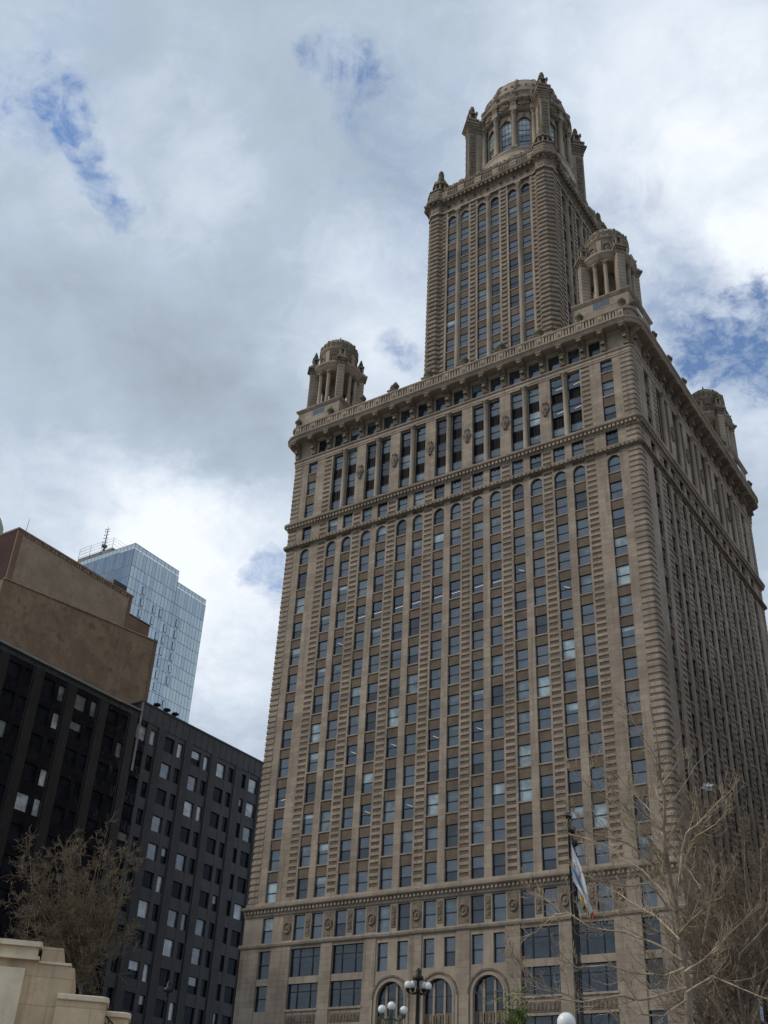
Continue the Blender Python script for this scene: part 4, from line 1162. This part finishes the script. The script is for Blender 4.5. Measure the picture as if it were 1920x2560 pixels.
# rounded end of the upper block
L = [[FS.p(3.2 + .3 * math.sin(t), -.35 - 0 + .3 * math.cos(t), z) for t in [PI / 2 * k / 5 for k in range(6)]] + [FS.p(3.5, -5.9, z), FS.p(3.2, -5.9, z)] for z in (G0, 1.5)]
mb.loft(L, LIME)
FS.box(mb, -7, 1.2, -.02, .4, G0, 1.25, LIMEC)
mb.build('block_wall', st)
mb = MB(LIMEC)
FS.box(mb, -7, 1.75, -6, .25, 1.624, 1.76, LIMEC); FS.box(mb, -7, 1.62, -6, .1, 1.764, 2.1, LIMEC); FS.box(mb, -7, 1.75, -6, .32, 2.104, 2.3, LIMEC)
FS.box(mb, 1.8, 2.8, -5.9, -.1, 1.624, 2.2, LIME); FS.box(mb, 1.75, 3.3, -6, 0.02, 1.55, 1.64, LIMEC)
mb.build('cap_moulding', st)
def parapet_wall(u0, u1, w0, w1, zt):
    mb = MB(LIME)
    def lp(e, z):
        r = (w1 - w0) / 2
        return [FS.p(u0, w1 + e, z)] + [FS.p(u1 - .3 + (.3 + e) * math.sin(t), w1 - .3 + (.3 + e) * math.cos(t), z) for t in [PI / 2 * k / 5 for k in range(6)]] + [FS.p(u1 + e, w0 - e, z), FS.p(u0, w0 - e, z)]
    mb.loft([lp(0, G0), lp(0, zt - .22)], LIME); mb.loft([lp(.08, zt - .216), lp(.1, zt - .19), lp(.1, zt - .04), lp(.06, zt)], LIMEC)
    mb.build('parapet', st)
parapet_wall(2.95, 5.32, -1.0, .35, .46); parapet_wall(5.2, 6.5, -2.6, -1.2, .17); parapet_wall(3.4, 4.85, -4.4, -3.4, .86)
for (u0, u1, z0, w_) in ((3.55, 5.0, .85, -2.4), (5.35, 7.2, -.05, -.9)):
    mb = MB(IRON)
    for q in (0, .28): mb.tube([FS.p(u0, w_, z0 - q), FS.p(u1, w_, z0 - q - (u1 - u0) * .7)], [.03, .03], 6, IRON)
    for k in range(3):
        uu = u0 + (k + .3) * (u1 - u0) / 3; zz = z0 - (uu - u0) * .7; mb.tube([FS.p(uu, w_, zz), FS.p(uu, w_, zz - 1.1)], [.025, .025], 6, IRON)
    mb.build('handrail', st)
mb = MB(LIME)
for k in range(14): FS.box(mb, 3.5 + k * .32, 3.5 + (k + 1) * .32 - .002, -3.4, -1.2, G0, -.3 - k * .17, LIME)
mb.build('steps', st)

# ------------------------------------------------------------------ street lamps
GLOBE = surf('white_lamp_globe', (0.80, 0.80, 0.78), .35, .04, 1, spec=.5)
CREAM = surf('cream_lamp_globe', (0.70, 0.60, 0.40), .35, .04, 1, spec=.5)
VERD = surf('verdigris_lamp_metal', (0.06, 0.115, 0.09), .6, .3, 3)
def sphere(mb, c, r, m, n=16):
    mb.lathe(c[0], c[1], [(r * math.sin(PI * k / 10) + .001, c[2] - r * math.cos(PI * k / 10)) for k in range(11)], n, m)
def lamp(label, px, dist, zg, globes, gr, metal, gm=GLOBE, top=None, arm=True, rot=0.0, group='globe street lamps'):
    p = at(px[0], px[1], dist); H = p.z - zg
    t = thing('street_lamp', label, 'street lamp', (p.x, p.y, zg), group)
    mb = MB(metal)
    mb.lathe(0, 0, [(.3, 0), (.3, .3), (.22, .4), (.2, .9), (.13, 1.0), (.11, H * .55), (.085, H - .35), (.13, H - .3), (.1, H - .12)], 12, metal)
    if top: mb.lathe(0, 0, [(.1, H - .12), (.09, H + .25), (.35, H + .32), (.3, H + .5), (.14, H + .62), (.17, H + .8), (.05, H + 1.0)], 12, metal)
    mb.build('post', t)
    ab = MB(metal)
    for i, (dx, dz) in enumerate(globes):
        a = R(34.7) + rot
        gx, gy = (dx[0] if isinstance(dx, tuple) else dx), (dx[1] if isinstance(dx, tuple) else 0)
        X, Yv = gx * math.cos(a) - gy * math.sin(a), gx * math.sin(a) + gy * math.cos(a)
        if arm and abs(gx) + abs(gy) > .05: ab.tube([(0, 0, H - .35), (X * .6, Yv * .6, H - .5 + dz * .3), (X, Yv, H + dz - gr - .16), (X, Yv, H + dz - gr + .02)], [.05, .045, .05, .09], 8, metal)
        mb = MB(gm); sphere(mb, (X, Yv, H + dz), gr, gm); mb.build('lamp_globe', t)
        ab.lathe(X, Yv, [(.05, H + dz - gr - .2), (.12, H + dz - gr - .1), (.13, H + dz - gr + .03)], 10, metal)
    ab.build('arm', t)
    return t
lamp('black iron lamp with four white globes and a dark finial before the arches', (1045, 2464), 72, .14, [((-.6, -.1), .0), ((-.3, .25), .08), ((.36, .22), .06), ((.6, -.12), -.02)], .22, IRON, top=True)
lamp('green verdigris lamp with three white globes, lowest at bottom centre', (978, 2530), 72, .14, [((-.55, 0), .12), ((.0, -.2), .30), ((.75, 0), .12)], .245, VERD)
lamp('single large white globe lamp at the bottom edge in front of the bare tree', (1416, 2556), 29, -8.2, [((0, 0), .0)], .22, IRON, arm=False)
lamp('black lamp with twin white globes behind the bare branches at right', (1830, 2462), 74, .14, [((-.28, 0), .1), ((.3, .1), .18)], .26, IRON)
lamp('low lamp with a white and a cream globe deep in the branches', (1797, 2500), 76, .14, [((-.5, 0), .0)], .24, IRON)
p = at(1814, 2500, 77)
lamp('small cream globe lamp deep in the branches at right', (1814, 2500), 78, .14, [((0, 0), .0)], .22, IRON, CREAM, arm=False)
t = lamp('slim black lamp post with closed lantern in front of the dark block', (418, 2492), 82, .14, [], .2, IRON, top=True)

# ------------------------------------------------------------------ flagpoles and limp flags
FWHITE = surf('white_flag_cloth', (0.72, 0.72, 0.74), .9, .06, 2); FBLUE = surf('light_blue_flag_cloth', (0.20, 0.42, 0.66), .9, .06, 2)
FNAVY = surf('navy_flag_cloth', (0.05, 0.10, 0.22), .9, .06, 2); FYEL = surf('golden_flag_cloth', (0.62, 0.36, 0.06), .9, .06, 2); FRED = surf('dark_red_flag_cloth', (0.32, 0.02, 0.03), .9, .06, 2)
def flagpole(label, px, dist):
    p = at(px[0], px[1], dist)
    t = thing('flagpole', label, 'flagpole', (p.x, p.y, .14), 'row of flagpoles'); H = p.z - .14
    mb = MB(IRON); mb.lathe(0, 0, [(.2, 0), (.2, .4), (.09, .5), (.055, H - 1.05), (.13, H - 1.0), (.14, H - .62), (.06, H - .6), (.05, H - .25)], 12, IRON); mb.build('pole', t)
    mb = MB(IRON); sphere(mb, (0, 0, H), .23, IRON); mb.build('ball_finial', t)
    return p
def flag(label, p, drop, hoist, fly, lean, dirn, pat, seed, name='flag'):
    random.seed(seed)
    n, m = 24, 30
    mb = MB(); dx, dy = dirn
    def pt(i, j):
        s, t = i / n, j / m                    # s down the hoist, t along the fly, which hangs down
        th = lean * (1 - .35 * t)
        along = fly * t
        out = .12 + along * math.sin(th) + .10 * t * math.sin(s * 9 + seed) + .22 * s * t
        down = hoist * s * (1 - .55 * t) + along * math.cos(th)
        side = (.16 * math.sin(7 * s + 4 * t + seed) + .1 * math.sin(13 * s - 3 * t)) * min(1, t * 3)
        return (p.x + dx * out - dy * side, p.y + dy * out + dx * side, p.z - drop - down)
    vs = [pt(i, j) for i in range(n + 1) for j in range(m + 1)]
    for i in range(n):
        for j in range(m):
            k = i * (m + 1) + j
            mb.add([vs[k], vs[k + 1], vs[k + m + 2], vs[k + m + 1]], [(0, 1, 2, 3)], pat((i + .5) / n, (j + .5) / m), True)
    o = mb.build(name); tag(o, label, 'flag', 'flags hanging limp on the poles')
    md = o.modifiers.new('cloth', 'SOLIDIFY'); md.thickness = .012
    return o
RT = Vector((math.cos(R(34.7)), math.sin(R(34.7)), 0))
def pat_city(s, t):
    if .60 < s < .74 and t < .7: return FBLUE
    if .42 < s < .5 and abs(((t * 4) % 1) - .5) < .12: return FRED
    return FWHITE
p1 = flagpole('front black flagpole with ball finial carrying the white and blue flag', (1420, 2040), 68)
p2 = flagpole('middle black flagpole with ball finial carrying the blue and gold flag', (1430, 2075), 70.5)
p3 = flagpole('rear black flagpole with ball finial carrying the red and white flag', (1436, 2108), 73)
flag('limp white flag with light blue stripes and red stars on the front pole', p1, 1.6, 2.1, 3.2, R(20), (RT.x, RT.y), pat_city, 2)
flag('limp blue flag with gold lower half on the middle pole', p2, 1.2, 1.9, 2.9, R(7), (RT.x * .9 + .3, RT.y * .9 - .3), lambda s, t: FYEL if t > .62 else (FNAVY if s < .5 else FBLUE), 5)
flag('limp white flag with dark red fly end on the rear pole', p3, 1.0, 1.5, 3.1, R(17), (RT.x, RT.y), lambda s, t: FRED if t > .86 or (s < .45 and t < .3) else FWHITE, 9)

# ------------------------------------------------------------------ trees
BARK = surf('pale_grey_bark', (0.25, 0.205, 0.155), .95, .35, 2.5, bump=.5)
TWIG = surf('pale_twig_bark', (0.38, 0.305, 0.22), .9, .45, 2.2)
TWIGR = surf('brown_twig_bark', (0.17, 0.132, 0.10), .95, .35, 1.5)
BUD = surf('opening_bud', (0.28, 0.19, 0.06), .8, .3, 3); LEAF = surf('fresh_green_leaf', (0.13, 0.20, 0.035), .7, .35, 1.5)
def bud(mb, p, r, m):
    a = [Vector((random.uniform(-1, 1), random.uniform(-1, 1), random.uniform(-1, 1))) * r for _ in range(4)]
    mb.add([p + q for q in a], [(0, 1, 2), (0, 2, 3), (0, 3, 1), (1, 3, 2)], m)
class Tree:
    def __init__(s, bark, twig, budm, budr, budp): s.t = MB(bark); s.c = MB(twig); s.bark, s.twig, s.bm, s.br, s.bp = bark, twig, budm, budr, budp; s.n = 0
    def limb(s, pts, r0, r1, big=True):
        n = len(pts); mb = s.t if big else s.c
        mb.tube(pts, [r0 + (r1 - r0) * i / (n - 1) for i in range(n)], 6 if r0 > .02 else (4 if r0 > .009 else 3), s.bark if big else s.twig)
    def grow(s, p, d, L, r, lvl, up=.25, spread=.6, kids=4, big=False, rmin=.004):
        "one limb from p along d, with side shoots"
        p = Vector(p); d = Vector(d).normalized(); n = 5 if lvl > 0 else 3
        pts = [p.copy()]; dirs = []
        for i in range(n):
            d = (d + Vector((random.gauss(0, .10), random.gauss(0, .10), random.gauss(0, .08) + up * .25))).normalized()
            p = p + d * (L / n); pts.append(p.copy()); dirs.append(d.copy())
        s.limb(pts, r, max(r * .35, rmin), big); s.n += 1
        if s.bm and random.random() < s.bp: bud(s.c, pts[-1], s.br, s.bm)
        if lvl <= 0: return
        for k in range(kids):
            i = 1 + int(random.random() * n * .999); i = min(i, n)
            q = pts[i] if i == n else pts[i].lerp(pts[i - 1], random.random())
            dd = dirs[i - 1]; ax = dd.orthogonal().normalized(); ax.rotate(Matrix.Rotation(random.uniform(0, 2 * PI), 3, dd))
            nd = (dd * math.cos(spread) + ax * math.sin(spread) * random.uniform(.7, 1.2)).normalized()
            s.grow(q, nd, L * random.uniform(.38, .62), max(r * random.uniform(.4, .55), rmin), lvl - 1, up, spread, kids, False, rmin)
    def along(s, pts, r0, r1, lvl, n, L, up=.35, spread=.7, kids=3, rmin=.004):
        pts = [Vector(q) for q in pts]
        sm = []
        for i in range(len(pts) - 1):
            for k in range(3):
                q = pts[i].lerp(pts[i + 1], k / 3); q = q + Vector((random.gauss(0, .014), random.gauss(0, .014), random.gauss(0, .014))) * (1 if k else 0); sm.append(q)
        sm.append(pts[-1])
        s.limb(sm, r0, r1, r0 > .06)
        for k in range(n):
            f = random.uniform(.12, 1.0) if k else 1.0; i = min(int(f * (len(sm) - 1)), len(sm) - 2)
            q = sm[i].lerp(sm[i + 1], random.random()); dd = (sm[i + 1] - sm[i]).normalized()
            ax = dd.orthogonal().normalized(); ax.rotate(Matrix.Rotation(random.uniform(0, 2 * PI), 3, dd))
            nd = (dd * math.cos(spread) + ax * math.sin(spread)).normalized() if k else dd
            rr = (r0 + (r1 - r0) * f)
            s.grow(q, nd, L * random.uniform(.5, 1.1) * (1.15 - .5 * f), max(rr * .5, rmin), lvl, up, spread, kids, False, rmin)
    def done(s, label, cat, base, group=None, name='bare_tree'):
        t = thing(name, label, cat, base, group)
        for mb, nm in ((s.t, 'trunk'), (s.c, 'crown')):
            o = mb.build(nm); o.parent = t; o.matrix_parent_inverse = Matrix.Translation(base).inverted()
        return t
def pix(path, d0, dz, jit=.5):
    out = []
    for i, (u, v) in enumerate(path): out.append(at(u, v, d0 + dz * i / max(1, len(path) - 1) + random.uniform(-jit, jit) * .5))
    return out
# the large bare tree in front of the tower's corner
random.seed(11)
T = Tree(BARK, TWIG, BUD, .028, .45)
D0 = 34
trunk = pix([(1723, 2570), (1720, 2481), (1708, 2405), (1696, 2316), (1688, 2260), (1674, 2190), (1664, 2126), (1658, 2071), (1662, 2010), (1652, 1950), (1648, 1900), (1640, 1830), (1626, 1765)], D0, -.8, .3)
base = Vector((trunk[0].x, trunk[0].y, -8.2))
T.limb([base, base.lerp(trunk[0], .5) + Vector((.05, .03, 0)), trunk[0]], .19, .13)
T.limb(trunk[:5], .13, .085); T.along(trunk[4:], .082, .012, 2, 12, 1.5)
limbs = [
 ([(1690, 2275), (1663, 2199), (1634, 2157), (1591, 2125), (1569, 2108), (1520, 2095), (1474, 2082), (1458, 2069), (1445, 2037)], -2.5, .06, 12, 1.1),
 ([(1672, 2170), (1653, 2138), (1637, 2115), (1608, 2082), (1582, 2040), (1556, 2024), (1487, 1978), (1435, 1929)], -1.5, .05, 11, 1.1),
 ([(1592, 2055), (1582, 2040), (1543, 1994), (1517, 1962), (1484, 1910)], -3, .026, 8, .9),
 ([(1662, 2100), (1645, 2060), (1627, 2030), (1588, 1985), (1562, 1959), (1510, 1903)], 1.5, .035, 9, 1.0),
 ([(1690, 2285), (1668, 2240), (1608, 2177), (1556, 2147), (1523, 2118), (1474, 2099), (1412, 2079)], 2, .045, 10, 1.0),
 ([(1690, 2300), (1650, 2240), (1621, 2209), (1570, 2215), (1526, 2209), (1487, 2193), (1465, 2170)], -2, .04, 9, .9),
 ([(1700, 2350), (1640, 2290), (1590, 2262), (1530, 2225), (1470, 2190)], 2.5, .04, 9, 1.0),
 ([(1690, 2265), (1700, 2200), (1707, 2114), (1716, 2083), (1754, 2050), (1792, 2008), (1838, 1965)], 1, .055, 11, 1.1),
 ([(1700, 2190), (1725, 2120), (1740, 2090), (1790, 2060), (1830, 2010)], -2, .03, 8, 1.0),
 ([(1664, 2126), (1690, 2150), (1716, 2170), (1750, 2215)], -1.5, .025, 6, .8),
 ([(1655, 1960), (1680, 1930), (1705, 1890)], 1, .02, 5, .8),
 ([(1650, 1915), (1625, 1870), (1580, 1800), (1570, 1780)], -1, .02, 6, .8),
 ([(1710, 2420), (1660, 2440), (1600, 2434), (1515, 2413), (1440, 2420), (1400, 2380)], -2, .045, 11, 1.1),
 ([(1715, 2470), (1680, 2480), (1600, 2500), (1540, 2490), (1456, 2505), (1346, 2489), (1296, 2484), (1240, 2500)], -3, .05, 12, 1.1),
 ([(1456, 2505), (1400, 2480), (1368, 2467), (1313, 2430), (1280, 2385)], -3, .022, 7, .9),
 ([(1705, 2400), (1640, 2360), (1560, 2330), (1480, 2320), (1422, 2282), (1380, 2260), (1340, 2235)], 1.5, .045, 12, 1.1),
 ([(1422, 2282), (1390, 2285), (1340, 2330), (1300, 2345)], 1.5, .02, 6, .8),
 ([(1700, 2360), (1650, 2330), (1560, 2290), (1500, 2270)], -3, .035, 9, 1.0),
 ([(1715, 2500), (1660, 2540), (1600, 2535), (1560, 2560)], -2, .04, 7, .9),
 ([(1700, 2330), (1740, 2290), (1790, 2240), (1830, 2190)], -2, .04, 9, 1.0),
 ([(1712, 2430), (1760, 2400), (1800, 2360), (1850, 2310), (1900, 2260)], -1.5, .045, 10, 1.0),
 ([(1718, 2480), (1780, 2440), (1850, 2470), (1925, 2500)], -2.5, .04, 8, 1.0),
]
for path, dz, r, n, L in limbs: T.along(pix(path, D0 - .3, dz, .4), r * .8, .010, 2, int(n * 1.35), L * 1.05, .45, .62, 3, .0055)
# something pale snagged high in the twigs
T.done('large bare tree with pale spreading branches in front of the tower corner', 'tree', base, 'bare trees at lower right')
mb = MB(FWHITE); c = at(1769, 1966, 35)
for k in range(9):
    a = [c + Vector((random.gauss(0, .085), random.gauss(0, .085), random.gauss(0, .055))) for _ in range(5)]
    mb.add(a, [(0, 1, 2), (0, 2, 3), (0, 3, 4), (1, 4, 2)], FWHITE)
tag(mb.build('plastic_bag'), 'crumpled white bag snagged in the bare twigs at right', 'bag')
def random_tree(seed, px, dist, zg, crown_px, trunk_top, label, bark, twig, budm, budr, budp, nl, L, lvl, r0, kids=4, rmin=.006, name='bare_tree', group='bare trees at lower right', up=.2, spread=.8, bow=.3):
    random.seed(seed); T = Tree(bark, twig, budm, budr, budp)
    f = at(*trunk_top, dist); b0 = Vector((f.x, f.y, zg))
    T.limb([b0, b0.lerp(f, .5) + Vector((.08, 0, 0)), f], r0, r0 * .7)
    for k in range(nl):
        u = crown_px[0] + (crown_px[2] - crown_px[0]) * random.random(); v = crown_px[1] + (crown_px[3] - crown_px[1]) * random.random() ** 1.4
        e = at(u, v, dist + random.uniform(-2.2, 2.2))
        s0 = b0.lerp(f, random.uniform(.75, 1)); m1 = s0.lerp(e, .35) + Vector((random.gauss(0, .45), random.gauss(0, .45), random.gauss(0, .3) - bow)); m2 = s0.lerp(e, .7) + Vector((random.gauss(0, .4), random.gauss(0, .4), random.gauss(0, .25) - bow * .6))
        T.along([s0, m1, m2, e], r0 * .42, .012, lvl, 9, L, up, spread, kids, rmin)
    return T.done(label, 'tree', b0, group, name)
random_tree(31, None, 44, -8.2, (1660, 1960, 1990, 2440), (1850, 2480), 'dense brown bare tree with budding twigs at the right edge', BARK, TWIGR, BUD, .035, .5, 22, 1.8, 2, .15, 5, .0065)
random_tree(32, None, 52, -8.2, (1600, 2080, 1900, 2480), (1780, 2540), 'smaller brown bare tree standing behind the pale bare tree', TWIGR, TWIGR, BUD, .035, .5, 16, 1.8, 2, .12, 5, .0065)
random_tree(33, None, 88, .14, (40, 2095, 335, 2380), (215, 2400), 'rounded street tree with dense fine brown twigs before the dark block', TWIGR, surf('tan_twig_bark', (0.19, 0.145, 0.095), .95, .3, 1.2), None, 0, 0, 44, 2.0, 2, .13, 5, .012, 'street_tree', None, .1, .9, .5)
# budding green street tree
random.seed(41)
T = Tree(BARK, TWIGR, LEAF, .09, 1.0)
f = at(1285, 2590, 73); b0 = Vector((f.x, f.y, .14)); T.limb([b0, f], .09, .06)
for k in range(12):
    e = at(random.uniform(1232, 1325), random.uniform(2478, 2575), 73 + random.uniform(-1, 1)); T.along([f, f.lerp(e, .5) + Vector((0, 0, .15)), e], .03, .008, 1, 9, .7, .4, .7, 5, .006)
T.done('small street tree in fresh yellow green leaf at bottom centre', 'tree', b0, None, 'street_tree')
